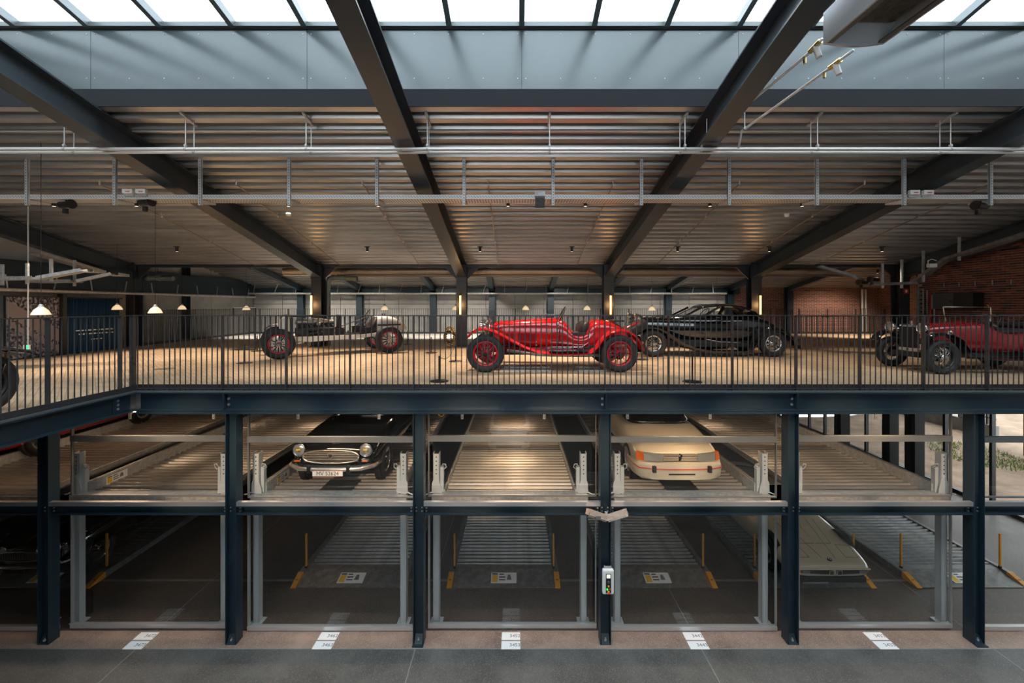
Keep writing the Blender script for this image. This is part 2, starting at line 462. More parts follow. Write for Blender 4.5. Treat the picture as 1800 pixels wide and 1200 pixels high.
while x < XN:
    glazed = -9.6 < x < 3.0  # glazed only mid-wall, so the hall falls darker towards its sides
    MB().box(x, min(x + (.35 if glazed else 2.9), XN), -.3, 0, 6.0, 9.2).build('pier', 'plaster_light', wfw)
    if glazed:
        MB().add([(x + .35, -.15, 6.0), (min(x + 2.9, XN), -.15, 6.0), (min(x + 2.9, XN), -.15, 9.2), (x + .35, -.15, 9.2)], [(0, 1, 2, 3)]).build('pane', 'sky_glass', wfw)
    x += 2.9
struct(MB().box(XR, XR + .3, 14.3, YB + .3, UF - .3, 8).build('wall_far_right', 'brick_far'), 'brick end wall at the far right')
struct(MB().box(XN + .05, XR, 14.3, 14.5, UF - .3, 8).build('wall_return', 'brick_far'), 'brick return wall at the right corner')
# lower storey: blank walls round the parking bays
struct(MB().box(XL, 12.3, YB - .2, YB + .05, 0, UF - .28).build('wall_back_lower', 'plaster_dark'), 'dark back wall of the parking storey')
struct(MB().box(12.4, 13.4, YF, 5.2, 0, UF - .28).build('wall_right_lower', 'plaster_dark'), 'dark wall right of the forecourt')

# ---- near brick wall at the right, bricks laid one by one
wr = sroot('wall_right', 'red brick side wall beside the right hand car')
WX = 13.4
MB().box(WX + .012, WX + .35, YF, 14.22, UF - .28, 11.6).build('mortar_bed', 'mortar', wr)
bmesh_by = [meshof(MB().box(0, .03, -.114, .114, -.027, .027), 'brick', 'brick_%d' % i) for i in range(4)]
cells = []
rows = int((8.0 - UF) / .0667)
for rI in range(rows):
    z = UF + .034 + rI * .0667
    yy = 10.7 + (.12 if rI % 2 else 0)
    while yy < 14.1:
        cells.append((yy, z)); yy += .24
rest = [MB() for _ in range(4)]
vis = [c for c in cells if c[1] > UF + 1.12 and c[1] < zdeck(c[0]) + .05]
vis.sort(key=lambda c: c[0]); one = set(vis[:300])
for c in cells:
    k = random.choices([0, 1, 2, 3], [5, 4, 2, 2])[0]
    off = random.uniform(-.003, .004)
    if c in one:
        inst(bmesh_by[k], 'brick', wr, (WX - .004 + off, c[0], c[1]))
    else:
        rest[k].box(WX - .004 + off, WX + .03, c[0] - .114, c[0] + .114, c[1] - .027, c[1] + .027)
for k in range(4):
    o = rest[k].build('brickwork', 'brick_%d' % k, wr); o['kind'] = 'stuff'
pil = MB()
for rI in range(rows):
    z = UF + .034 + rI * .0667
    pil.box(WX - .01, WX + .3, 14.235, 14.26, z - .027, z + .027)
o = pil.build('brickwork', 'brick_2', wr); o['kind'] = 'stuff'

# ---- roof: profiled steel deck
def deckprof(Da, Db, zf, pitch=.26, dep=.13):
    pts = []; D = Da
    while D < Db:
        for a, h in ((0, 0), (.42, 0), (.54, 1), (.88, 1)):
            d = D + a * pitch
            pts.append((d, zf(d) + h * dep))
        D += pitch
    return pts
def deck(name, Da, Db, zf, label, XR=XN):
    pts = deckprof(Da, Db, zf); mb = MB()
    v = [(XL - .1, y, z) for y, z in pts] + [(XR + .1, y, z) for y, z in pts]
    n = len(pts)
    mb.add(v, [(i, i + 1, n + i + 1, n + i) for i in range(n - 1)])
    return struct(mb.build(name, 'deck_steel'), label)
deck('ceiling', 6.36, 13.9, zdeck, 'profiled steel roof deck sloping up over the hall')
def zrear(D): return CAMZ + .86 + .2 * (20 - D)
deck('ceiling_rear', 13.9, 20.6, zrear, 'profiled steel roof deck over the rear of the hall', XR)
struct(MB().box(XL - .1, XR + .1, 13.90, 13.95, zdeck(13.9), zrear(13.9) + .15).build('trim_1', 'dark_steel'), 'dark closing strip between the two roof decks')
struct(MB().add([(XL - .3, -1.2, 11.15), (XN + .3, -1.2, 11.15), (XN + .3, -9.3, 9.4), (XL - .3, -9.3, 9.4), (XL - .3, -1.2, 11.25), (XN + .3, -1.2, 11.25), (XN + .3, -9.3, 9.5), (XL - .3, -9.3, 9.5)],
       [(0, 1, 2, 3), (7, 6, 5, 4), (0, 1, 5, 4)]).build('ceiling_front', 'plaster_dark'), 'dark roof beyond the skylight')

# ---- skylight with its steel upstand
UD = 6.35
zs0 = CAMZ + 4.115
def zsky(D): return zs0 + .11 + .225 * (UD - D)
tr = sroot('trim_2', 'pale grey steel upstand panels below the skylight')
px = [-12.6, -9.52, -6.32, -3.10, .093, 3.32, 6.38, 9.6, 12.8, 13.7]
for a, b in zip(px[:-1], px[1:]):
    p_ = MB().box(a + .003, b - .003, UD, UD + .04, CAMZ + 3.215, zs0 - .015).build('panel', 'upstand_panel', tr)
    sc = MB()
    for zz in (CAMZ + 3.37, CAMZ + 4.03):
        n = 6
        for i in range(n + 1):
            xx = a + .06 + (b - a - .12) * i / n
            sc.lathe([(.001, -.006), (.007, -.005), (.009, 0)], (xx, UD, zz), 'y', 8)
    o = sc.build('screws', 'bolt', p_); o['kind'] = 'stuff'
MB().box(XL, XN, UD - .005, UD + .18, CAMZ + 2.955, CAMZ + 3.21).build('edge_beam', 'band_steel', tr)
MB().box(XL, XN, UD + .04, UD + .2, CAMZ + 3.21, zs0 + .1).build('backing', 'roof_steel', tr)
w1 = sroot('window_1', 'sloping glazed skylight above the hall')
MB().box(XL, XN, UD - .06, UD + .1, zs0 + .0, zs0 + .045).build('curb', 'curb_alu', w1)
MB().box(XL, XN, UD - .03, UD + .1, zs0 + .05, zs0 + .085).build('curb', 'curb_alu', w1)
MB().box(XL, XN, UD - .02, UD + .1, zs0 - .02, zs0).build('gasket', 'dark_steel', w1)
xs = [.093 + 1.073 * k for k in range(-11, 13)]
Da, Db = UD + .02, -1.3
for x in xs:
    MB().bar((x, Da, zsky(Da) - .06), (x, Db, zsky(Db) - .06), .08, .12, (1, 0, 0) if False else (0, 0, 1)).build('mullion', 'curb_alu', w1)
for a, b in zip(xs[:-1], xs[1:]):
    MB().add([(a, Da, zsky(Da) + .01), (b, Da, zsky(Da) + .01), (b, Db, zsky(Db) + .01), (a, Db, zsky(Db) + .01)], [(0, 1, 2, 3)]).build('pane', 'sky_glass', w1)
for D in (2.2, -1.3):
    MB().box(XL, XN, D - .03, D + .03, zsky(D) - .1, zsky(D)).build('cross_bar', 'curb_alu', w1)

# ---- steel girders and columns of the hall
GX = [(x - VX) / F * 13.75 for x in (235, 560, 812, 1068.5, 1325, 1582)]
GN = ['leftmost roof girder, in front of the photo mural', 'roof girder left of centre ending above the white chassis car', 'roof girder just left of the red roadster',
      'roof girder ending above the rear of the red roadster', 'roof girder ending above the black coupe', 'rightmost roof girder beside the brick wall']
DC = 13.75
for X, nm in zip(GX, GN):
    g = thing('roof_girder', 'dark steel ' + nm, 'girder', (X, DC, zbeam(DC)), 0, 'sloping roof girders')
    def L_(D, h): return Vector((0, D - DC, zbeam(D) - zbeam(DC) + h))
    for nme, h, w, t in (('bottom_flange', .012, .30, .024), ('web', .21, .02, .40), ('top_flange', .41, .30, .024)):
        MB().bar(L_(DC - .05, h), L_(-1.2, h), w, t).build(nme, 'roof_steel', g)
    MB().box(-.15, .15, -.10, -.06, .02, .42).build('end_plate', 'roof_steel', g)
CN = ['left column beside the blue curtain', 'column behind the white chassis car', 'column at the nose of the red roadster', 'column behind the tail of the red roadster',
      'column behind the black coupe', 'column in the brick corner at the right']
for X, nm in zip(GX, CN):
    c = thing('steel_column', 'dark steel ' + nm, 'column', (X, DC, UF), 0, 'upper hall columns')
    h = zbeam(DC) - UF
    MB().box(-.16, .16, -.17, -.145, 0, h + .5).build('flange', 'dark_steel', c)
    MB().box(-.16, .16, .145, .17, 0, h + .5).build('flange', 'dark_steel', c)
    MB().box(-.01, .01, -.145, .145, 0, h + .5).build('web', 'dark_steel', c)
    MB().box(-.17, .17, -.19, -.17, h - .02, h + .42).build('head_plate', 'dark_steel', c)
    bb = MB()
    for i in (-1, 1):
        for k in range(4):
            bb.cyl((i * .11, -.20, h + .06 + k * .09), (i * .11, -.19, h + .06 + k * .09), .016, 6)
    o = bb.build('bolts', 'grey_paint', c); o['kind'] = 'stuff'
    for s in (-1, 1):
        MB().prism([(s * .17, h - .02), (s * .17, h + .42), (s * .60, h + .42), (s * .56, h + .36)], 'y', -.02, .02).build('gusset', 'dark_steel', c)
    MB().box(-.2, .2, -.2, .2, 0, .012).build('base_plate', 'dark_steel', c)
for i in range(5):
    t_ = ['above the blue curtain and mural bay', 'above the white chassis car', 'above the red roadster', 'above the black coupe', 'left of the right brick corner'][i]
    tag(MB().box(GX[i] + .17, GX[i + 1] - .17, DC - .06, DC + .06, zbeam(DC) + .36, zbeam(DC) + .50).build('eaves_beam', 'dark_steel'),
        'dark horizontal eaves beam between columns ' + t_, 'beam', 'eaves beams')
# rear columns and their girders
RX = [(325, 16.0), (427, 19.9), (530, 19.9), (633, 19.9), (762, 19.9), (865, 19.9), (968, 19.9), (1071, 19.9), (1174, 19.9), (1282, 19.9), (1386, 19.9)]
for k, (x, D) in enumerate(RX):
    X = (x - VX) / F * D
    lab = 'slim dark column against the back wall, number %d counted from the left' % (k + 1)
    lab = 'slim dark wall column, %s from the left' % ['first', 'second', 'third', 'fourth', 'fifth', 'sixth', 'seventh', 'eighth', 'ninth', 'tenth', 'eleventh'][k]
    c = thing('wall_column', lab, 'column', (X, D, UF), 0, 'slim columns along the back wall')
    H = zrear(D) - UF - .05
    MB().box(-.14, .14, -.15, -.13, 0, H).build('flange', 'navy_steel', c)
    MB().box(-.14, .14, .08, .10, 0, H).build('flange', 'navy_steel', c)
    MB().box(-.012, .012, -.13, .08, 0, H).build('web', 'navy_steel', c)
    if k:
        g = MB(); a = Vector((0, -.1, CAMZ + .75 - UF)); b_ = Vector((0, 14.1 - D, CAMZ + .75 + .19 * (20 - 14.1) - UF))
        MB().bar(a, b_, .2, .2).build('rafter', 'navy_steel', c)
struct(MB().box(XL, 10.4, 19.75, 19.98, CAMZ + .50, CAMZ + .78).build('trim_3', 'navy_steel'), 'dark edge beam along the head of the back wall')
struct(MB().box(XL + .02, XL + .25, 7.5, 19.9, CAMZ + .42, CAMZ + 1.1).build('trim_4', 'navy_steel'), 'dark edge beam along the head of the left wall')

# ---- front steel frame of the parking bays
COLX = [(x - VX) / F * 6.54 for x in (75, 405, 735, 1065, 1395, 1722)]
FN = ['first from the left, under the upper floor wing', 'second from the left', 'third from the left', 'with the white control box', 'fifth from the left', 'rightmost in view']
for i, X in enumerate(COLX):
    c = thing('steel_column', 'navy blue steel H column of the glazed bays, ' + FN[i], 'column', (X, 6.54, 0), 0, 'front columns of the parking bays')
    top = 3.58
    MB().box(-.0825, -.070, 0, .17, .015, top).build('flange', 'navy_steel', c)
    MB().box(.070, .0825, 0, .17, .015, top).build('flange', 'navy_steel', c)
    MB().box(-.070, .070, .08, .09, .015, top).build('web', 'navy_steel', c)
    MB().box(-.085, .085, -.05 if i in (2, 5) else 0, .17, 0, .015).build('base_plate', 'navy_steel', c)
    MB().prism([(0, .015), (.08, .015), (.08, .12)], 'x', -.06, .06).build('foot_wedge', 'navy_steel', c)
    a = MB().cyl((0, .03, .015), (0, .03, .09), .011, 8); a.cyl((0, .03, .045), (0, .03, .065), .022, 6)
    a.build('anchor_bolt', 'bolt', c)
    for z in (2.02, 2.075):
        for s in (-1, 1):
            MB().cyl((s * .045, .078, z), (s * .045, .066, z), .011, 6).build('bolt', 'bolt', c)
# top edge beam
def ibeam(par, p, q, depth, bf, tf, tw, m):
    """I beam whose top is at p,q"""
    p, q = Vector(p), Vector(q)
    MB().bar(p + Vector((0, 0, -tf / 2)), q + Vector((0, 0, -tf / 2)), bf, tf).build('top_flange', m, par)
    MB().bar(p + Vector((0, 0, -depth + tf / 2)), q + Vector((0, 0, -depth + tf / 2)), bf, tf).build('bottom_flange', m, par)
    MB().bar(p + Vector((0, 0, -depth / 2)), q + Vector((0, 0, -depth / 2)), tw, depth - 2 * tf).build('web', m, par)
eb = thing('edge_beam', 'navy steel edge beam under the front railing of the upper floor', 'beam', (0, 6.61, 3.875))
ibeam(eb, (-5.80, 0, 0), (XN - .3, 0, 0), .285, .18, .02, .012, 'navy_steel')
for X in (-4.47, 1.39, 4.32):
    MB().box(X - .012, X + .012, -.088, .088, -.262, -.022).build('stiffener', 'navy_steel', eb)
    for k in range(2):
        MB().cyl((X + .04 if X < 0 else X - .05, -.006, -.11 - k * .09), (X + .04 if X < 0 else X - .05, -.024, -.11 - k * .09), .02, 8).build('bolt', 'bolt', eb)
MB().box(-5.8, XN - .3, -.09, -.02, -.33, -.29).build('angle', 'navy_steel', eb)
wbm = thing('edge_beam', 'navy steel edge beam under the railing of the left wing', 'beam', (-5.89, 6.52, 3.875))
ibeam(wbm, (0, 0, 0), (0, -12, 0), .285, .18, .02, .012, 'navy_steel')
for k in range(3):
    MB().cyl((.006, -.22, -.08 - k * .06), (.028, -.22, -.08 - k * .06), .019, 8).build('bolt', 'bolt', wbm)
MB().box(.006, .018, -.30, -.02, -.262, -.022).build('splice_plate', 'navy_steel', wbm)
# floor edge trim
struct(MB().box(-5.80, XN - .3, 6.53, 6.67, 3.875, 3.895).build('trim_5', 'grey_paint'), 'steel edge strip of the upper floor at the front')
struct(MB().box(-5.97, -5.81, -5.4, 6.67, 3.875, 3.895).build('trim_6', 'grey_paint'), 'steel edge strip of the upper floor wing')

# intermediate beams and glazing, bay by bay
edges = [-10.1] + COLX + [10.0]
BN = ['leftmost bay', 'first full bay from the left', 'second full bay from the left', 'middle bay', 'fourth full bay from the left', 'fifth full bay from the left', 'rightmost bay at the frame edge']
wn = 2
for i in range(len(edges) - 1):
    a, b = edges[i] + .0825, edges[i + 1] - .0825
    bm = thing('transom_beam', 'navy steel transom beam between the storeys of the ' + BN[i], 'beam', ((a + b) / 2, 6.55, 1.985), 0, 'transom beams of the parking bays')
    h = (b - a) / 2
    MB().box(-h, h, .0, .16, 0, .022).build('bottom_flange', 'navy_steel', bm)
    MB().box(-h, h, .07, .085, .022, .12).build('web', 'navy_steel', bm)
    MB().box(-h, h, .0, .16, .12, .136).build('top_flange', 'navy_steel', bm)
    for s in (-1, 1):
        MB().box(s * h - .07 if s > 0 else -h, h if s > 0 else -h + .07, .05, .07, .022, .12).build('end_plate', 'navy_steel', bm)
        for z in (.045, .095):
            MB().cyl((s * (h - .035), .05, z), (s * (h - .035), .035, z), .012, 6).build('bolt', 'bolt', bm)
    gd = 6.84 if i % 2 == 0 else 6.89
    # upper window
    w = sroot('window_%d' % wn, 'upper glazing of the ' + BN[i], ((a + b) / 2, gd, 0)); wn += 1
    MB().box(-h, h, 6.55 - gd, 6.61 - gd, 2.122, 2.185).build('sill', 'alu', w)
    MB().box(-h, h, -.012, .012, 2.122, 2.15).build('channel', 'alu', w)
    MB().box(-h, h, -.03, .03, 3.015, 3.105).build('rail', 'rail_grey', w)
    for s in (-1, 1):
        MB().box(s * h - (.014 if s > 0 else 0), s * h + (0 if s > 0 else .022), -.02, .02, 2.15, 3.58).build('stile', 'rail_grey', w)
    MB().add([(-h + .022, 0, 2.15), (h - .014, 0, 2.15), (h - .014, 0, 3.58), (-h + .022, 0, 3.58)], [(0, 1, 2, 3)]).build('pane', 'glass', w)
    # lower sliding window
    w = sroot('window_%d' % wn, 'sliding glass front of the ' + BN[i], ((a + b) / 2, gd, 0)); wn += 1
    MB().box(-h, h, -.03, .03, .012, .078).build('rail', 'alu_brush', w)
    MB().box(-h, h, -.10, .04, 1.945, 1.985).build('rail', 'alu', w)
    for s in (-1, 1):
        MB().box(s * h - (.018 if s > 0 else 0), s * h + (0 if s > 0 else .03), -.02, .02, .078, 1.945).build('stile', 'alu_brush', w)
    MB().add([(-h + .03, 0, .078), (h - .018, 0, .078), (h - .018, 0, 1.945), (-h + .03, 0, 1.945)], [(0, 1, 2, 3)]).build('pane', 'glass', w)

# ---- right-hand glazed side wall of the parking storey and the ground outside
wg = sroot('window_20', 'glazed side wall of the parking storey at the right', (12.3, 0, 0))
MB().box(-.06, .06, 5.2, 20, 0, .09).build('sill', 'dark_steel', wg)
MB().box(-.06, .06, 5.2, 20, 3.45, 3.6).build('head', 'dark_steel', wg)
for D in (6.2, 7.4, 8.6, 9.8, 11.0, 12.2, 13.4, 14.95, 16.05, 16.95, 17.85, 18.9, 19.9):
    MB().box(-.05, .05, D - .035, D + .035, .09, 3.45).build('mullion', 'dark_steel', wg)
MB().add([(0, 5.2, .09), (0, 20, .09), (0, 20, 3.45), (0, 5.2, 3.45)], [(0, 1, 2, 3)]).build('pane', 'clear_glass', wg)
gr = MB(); nx, ny = 40, 40
pts = []
for jx in range(nx + 1):
    for jy in range(ny + 1):
        X = 12.46 + 34 * jx / nx; Y = 5.4 + 14.4 * jy / ny
        t = max(0, (X - 14.0) / 16); hgt = -.02 + 1.5 * min(1, t) ** 1.2 + random.uniform(-.05, .05) * (1 if X > 13 else 0)
        pts.append((X, Y, hgt))
gr.add(pts, [(i * (ny + 1) + k, (i + 1) * (ny + 1) + k, (i + 1) * (ny + 1) + k + 1, i * (ny + 1) + k + 1) for i in range(nx) for k in range(ny)])
so = gr.build('soil_bank', 'soil', smooth=True); so['kind'] = 'stuff'; so['label'] = 'bare brown soil bank outside the glazed side wall'; so['category'] = 'soil'
# ================================================================== LAMPS
# black ceiling spotlights under the roof deck
def ceiling_spot(X, D, zf, power, tgt, label, size=75, color=WARM):
    z = zf(D)
    t = thing('ceiling_spotlight', label, 'spotlight', (X, D, z), 0, 'black ceiling spotlights')
    MB().box(-.07, .07, -.03, .03, -.02, .0).build('mount_plate', 'black', t)
    MB().cyl((0, 0, -.02), (0, 0, -.14), .038, 12).build('housing', 'black', t, smooth=40)
    MB().cyl((0, 0, -.139), (0, 0, -.142), .03, 12).build('lens', 'spot_lens', t)
    spot((X, D, z - .16), tgt, power, size, .75, color)
names = ['first', 'second', 'third', 'fourth', 'fifth', 'sixth', 'seventh', 'eighth', 'ninth', 'tenth']
for k, x in enumerate((95, 240, 507, 665, 893, 1029, 1248, 1410, 1580)):
    D = 9.3; X = (x - VX) / F * D
    ceiling_spot(X, D, zdeck, SPOT_A * (.25 if x > 1400 else .8 if x < 300 else 1), (X, D + .1, UF), 'black spotlight on the ceiling behind the cable tray, %s from the left' % names[k], 70)
for k, X in enumerate((-9.6, -6.9, -4.2, -1.0, 1.6, 4.6, 7.2, 10.4)):
    ceiling_spot(X, 12.1, zdeck, SPOT_B * (.25 if X > 7 else 1), (X, 11.6, UF), 'black spotlight in the deeper ceiling row, %s from the left' % names[k])
for k, x in enumerate((445, 525, 618, 760, 848, 990, 1190, 1300)):
    D = 16.8; X = (x - VX) / F * D
    ceiling_spot(X, D, zrear, SPOT_C, (X, 18.6, UF), 'black spotlight under the rear roof, %s from the left' % names[k], 95, (1, .90, .78))
ceiling_spot(14.6, 17.2, zrear, SPOT_C * 1.2, (14.6, 18.8, UF), 'black spotlight in front of the far brick wall', 100)
# vertical glowing tubes on the columns
for X, dx, nm in ((GX[1], -.27, 'behind the white chassis car'), (GX[2], -.05, 'at the nose of the red roadster'), (GX[3], .09, 'above the tail of the red roadster'), (GX[4], .19, 'behind the black coupe')):
    t = thing('wall_lamp', 'slim vertical amber tube lamp on the column ' + nm, 'lamp', (X + dx * .5, 13.57, CAMZ - .30), 0, 'amber tube lamps')
    MB().cyl((0, -.03, 0), (0, -.03, .60), .026, 12).build('tube', 'tube_glow', t, smooth=40)
    MB().box(-.03, .03, -.01, .015, -.04, .64).build('back_plate', 'black', t)
    for z in (-.04, .60):
        MB().cyl((0, -.03, z), (0, -.03, z + .04), .03, 12).build('end_cap', 'black', t, smooth=40)
    d = bpy.data.lights.new('tube_light', 'POINT'); d.energy = 6; d.color = (1, .55, .22); d.shadow_soft_size = .1
    o = bpy.data.objects.new('tube_light', d); COL.objects.link(o); o.location = (X + dx * .5, 13.40, CAMZ)
# pendant lamps with glass bells
PEND = [(72, 548, 7.25, 'largest glass pendant lamp, in front of the photo mural'), (95, 541, 11.3, 'small glass pendant lamp before the mural edge'), (206, 541, 12.0, 'small glass pendant lamp before the blue curtain'),
        (273, 546, 9.0, 'large glass pendant lamp right of the left column'), (320, 541, 14.6, 'small glass pendant lamp at the left concrete wall'), (433, 542, 15, 'small glass pendant lamp left of the white chassis car'),
        (676, 542, 15, 'small glass pendant lamp above the tail of the white chassis car'), (801, 542, 15.2, 'small glass pendant lamp half hidden by the column at the roadster nose'), (924, 542, 15, 'small glass pendant lamp above the roadster bonnet'),
        (1032, 542, 15, 'small glass pendant lamp above the roadster cockpit'), (1146, 543, 15, 'small glass pendant lamp before the coupe windscreen'), (1260, 544, 15, 'small glass pendant lamp seen through the coupe window')]
for x, y, D, lab in PEND:
    p = P(x, y, D); zt = (zdeck(D) if D < 13.8 else zrear(D))
    t = thing('pendant_lamp', lab, 'lamp', p, 0, 'glass pendant lamps')
    MB().cyl((0, 0, .12), (0, 0, zt - p.z + .125), .004, 6).build('cable', 'black', t)
    MB().lathe([(.125, -.05), (.118, -.03), (.09, .03), (.05, .07), (.03, .09)], n=20).build('glass_bell', 'bell_glow', t, smooth=True)
    MB().lathe([(.034, .07), (.034, .11), (.02, .13), (.001, .135)], n=14).build('cap', 'pipe_zinc', t, smooth=True)
    MB().ball((0, 0, .0), .035).build('bulb', 'bulb_glow', t, smooth=True)
# warm linear luminaires under the upper floor, lighting the parking bays
for i in range(6):
    X = -8.66 + 2.87 * i
    t = thing('linear_luminaire', 'added deeper warm linear lamp under the slab, ' + BN[i], 'lamp', (X, 9.4, 3.57), 0, 'linear lamps in the parking bays')  # unseen second row, added to brighten the platforms further back
    MB().box(-.6, .6, -.035, .035, -.03, .04).build('housing', 'galv', t)
    MB().box(-.58, .58, -.028, .028, -.038, -.03).build('diffuser', 'led_warm', t)
    d = bpy.data.lights.new('bay_light', 'AREA'); d.shape = 'RECTANGLE'; d.size = 1.16; d.size_y = .06; d.energy = 5.5; d.color = (1, .62, .36)
    o = bpy.data.objects.new('bay_light', d); COL.objects.link(o); o.location = (X, 9.4, 3.525)
    t = thing('linear_luminaire', 'front warm linear lamp under the slab, ' + BN[i], 'lamp', (X, 6.765, 3.56), 0, 'linear lamps in the parking bays')
    MB().box(-.6, .6, -.035, .035, -.03, .04).build('housing', 'galv', t)
    MB().box(-.58, .58, -.028, .028, -.038, -.03).build('diffuser', 'led_warm', t)
    d = bpy.data.lights.new('bay_light', 'AREA'); d.shape = 'RECTANGLE'; d.size = 1.16; d.size_y = .06; d.energy = BAY_W; d.color = (1, .64, .38)
    o = bpy.data.objects.new('bay_light', d); COL.objects.link(o); o.location = (X, 6.765, 3.51); o.rotation_euler = (R(6), 0, 0)

# track spotlights on the far side of the void, aimed at the upper parking bays
TY, TZ = -5.6, 8.1
for i in range(11):
    X = -7.9 + 1.435 * i
    t = thing('track_spotlight', 'black track spotlight across the void, %s of the row aimed at the bays' % (names + ['eleventh'])[i], 'spotlight', (X, TY, TZ), 0, 'track spotlights across the void')
    MB().cyl((0, 0, -.02), (0, .18, -.10), .05, 14).build('housing', 'black', t, smooth=40)
    MB().cyl((0, 0, 0), (0, 0, .1), .015, 8).build('stem', 'black', t)
    MB().cyl((0, .18, -.10), (0, .182, -.101), .04, 14).build('lens', 'spot_lens', t)
    spot((X, TY + .2, TZ - .12), (X, 7.0, 2.72), FRONT_W, 8.6, .6, (1.0, .68, .42), radius=.03)
tr_ = thing('light_track', 'black light track hung across the void opposite the bays', 'light track', (0, TY, TZ + .1))
MB().box(-8.5, 8.5, -.03, .03, 0, .04).build('rail', 'black', tr_)
for X in (-8, -4, 0, 4, 8):
    MB().cyl((X, 0, .04), (X, 0, 2.2), .006, 6).build('suspension_rod', 'black', tr_)

# ================================================================== RAILINGS
BP = .0894
bal_me = meshof(MB().cyl((0, 0, 0), (0, 0, 1.155), .0085, 6), 'baluster', 'rail_steel')
post_me = meshof(MB().box(-.008, .008, -.03, .03, 0, 1.165), 'post', 'rail_steel')
foot_me = meshof(MB().box(-.014, .014, -.03, .03, 0, .02), 'foot', 'galv_dark')
def railing(t, L, pitch, first, wing=False):
    """railing along local +x from 0 to L, posts every pitch from first"""
    MB().box(0, L, -.022, .022, 1.155, 1.168).build('top_rail', 'rail_steel', t)
    MB().box(0, L, .05, .058, .012, .09).build('kick_plate', 'rail_steel', t)
    MB().box(0, L, -.02, .02, .03, .042).build('bottom_rail', 'rail_steel', t)
    posts = []
    x = first
    while x < L:
        posts.append(x); inst(post_me, 'post', t, (x, 0, 0)); x += pitch
    n = 12
    x = first - 2 * pitch
    while x < L:
        for k in range(1, n):
            q = x + pitch * k / n
            if 0.03 < q < L:
                inst(bal_me, 'baluster', t, (q, 0, -.005))
        x += pitch
rf = thing('railing', 'dark steel baluster railing along the front edge of the upper floor', 'railing', (-5.893, 6.585, 3.888))
MB().box(-.02, .02, -.03, .03, 0, 1.168).build('corner_post', 'rail_steel', rf)
railing(rf, 17.0, .983, 1.375)
rw = thing('railing', 'dark steel baluster railing along the left wing of the upper floor', 'railing', (-5.90, 6.585, 3.888), R(-90))
railing(rw, 9.0, .983, .22)
rb = thing('railing', 'far railing in front of the concrete back wall', 'railing', (XL + .3, 19.55, UF))
fm = MB(); x = 0
L = 16.7 - XL
while x < L:
    fm.box(x - .008, x + .008, -.006, .006, .02, 1.14); x += .083
o = fm.build('balusters', 'rail_steel', rb); o['kind'] = 'stuff'
MB().box(0, L, -.02, .02, 1.14, 1.155).build('top_rail', 'rail_steel', rb)
MB().box(0, L, .02, .028, .01, .09).build('kick_plate', 'rail_steel', rb)
x = .4
while x < L:
    inst(post_me, 'post', rb, (x, 0, 0), scale=(1.6, 1, .985)); x += 1.3
rl = thing('railing', 'side railing along the left concrete wall', 'railing', (XL + .3, 13.9, UF), R(90))
fm = MB(); x = 0
while x < 5.6:
    fm.box(x - .008, x + .008, -.006, .006, .02, 1.14); x += .083
o = fm.build('balusters', 'rail_steel', rl); o['kind'] = 'stuff'
MB().box(0, 5.6, -.02, .02, 1.14, 1.155).build('top_rail', 'rail_steel', rl)
MB().box(0, 5.6, -.028, -.02, .01, .09).build('kick_plate', 'rail_steel', rl)

# ================================================================== CAR LIFTS
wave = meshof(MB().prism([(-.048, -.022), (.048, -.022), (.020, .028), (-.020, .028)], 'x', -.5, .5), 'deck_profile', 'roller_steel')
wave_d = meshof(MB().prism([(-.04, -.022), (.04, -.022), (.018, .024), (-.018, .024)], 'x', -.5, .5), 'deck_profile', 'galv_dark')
def sticker(par, loc, rot, w, h):
    """maintenance label: white plate, amber field, lines of print"""
    s = MB().box(-w / 2, w / 2, -h / 2, h / 2, 0, .002).build('label_plate', 'label_white', par)
    s.location = loc; s.rotation_euler = rot
    MB().box(-w * .46, -w * .24, -h * .40, h * .25, .002, .0026).build('amber_field', 'yellow_ink', s)
    MB().box(-w * .46, -w * .24, h * .3, h * .42, .002, .0026).build('print', 'ink', s)
    for k in range(3):
        MB().box(-w * .18, w * (.06 if k else 0), h * (.28 - .26 * k), h * (.38 - .26 * k), .002, .0026).build('print', 'ink', s)
    MB().prism([(w * .12, -h * .2), (w * .3, -h * .2), (w * .28, h * .1), (w * .25, h * .3), (w * .17, h * .3), (w * .14, h * .1)], 'z', .002, .0026).build('pictogram', 'ink_grey', s)
    return s
LC = [-8.88, -5.98, -3.04, -.09, 2.875, 5.805]
LNM = ['of the leftmost bay', 'of the first full bay from the left', 'carrying the black saloon', 'of the middle bay', 'carrying the ivory hatchback', 'above the cream wedge sports car', 'at the right frame edge']
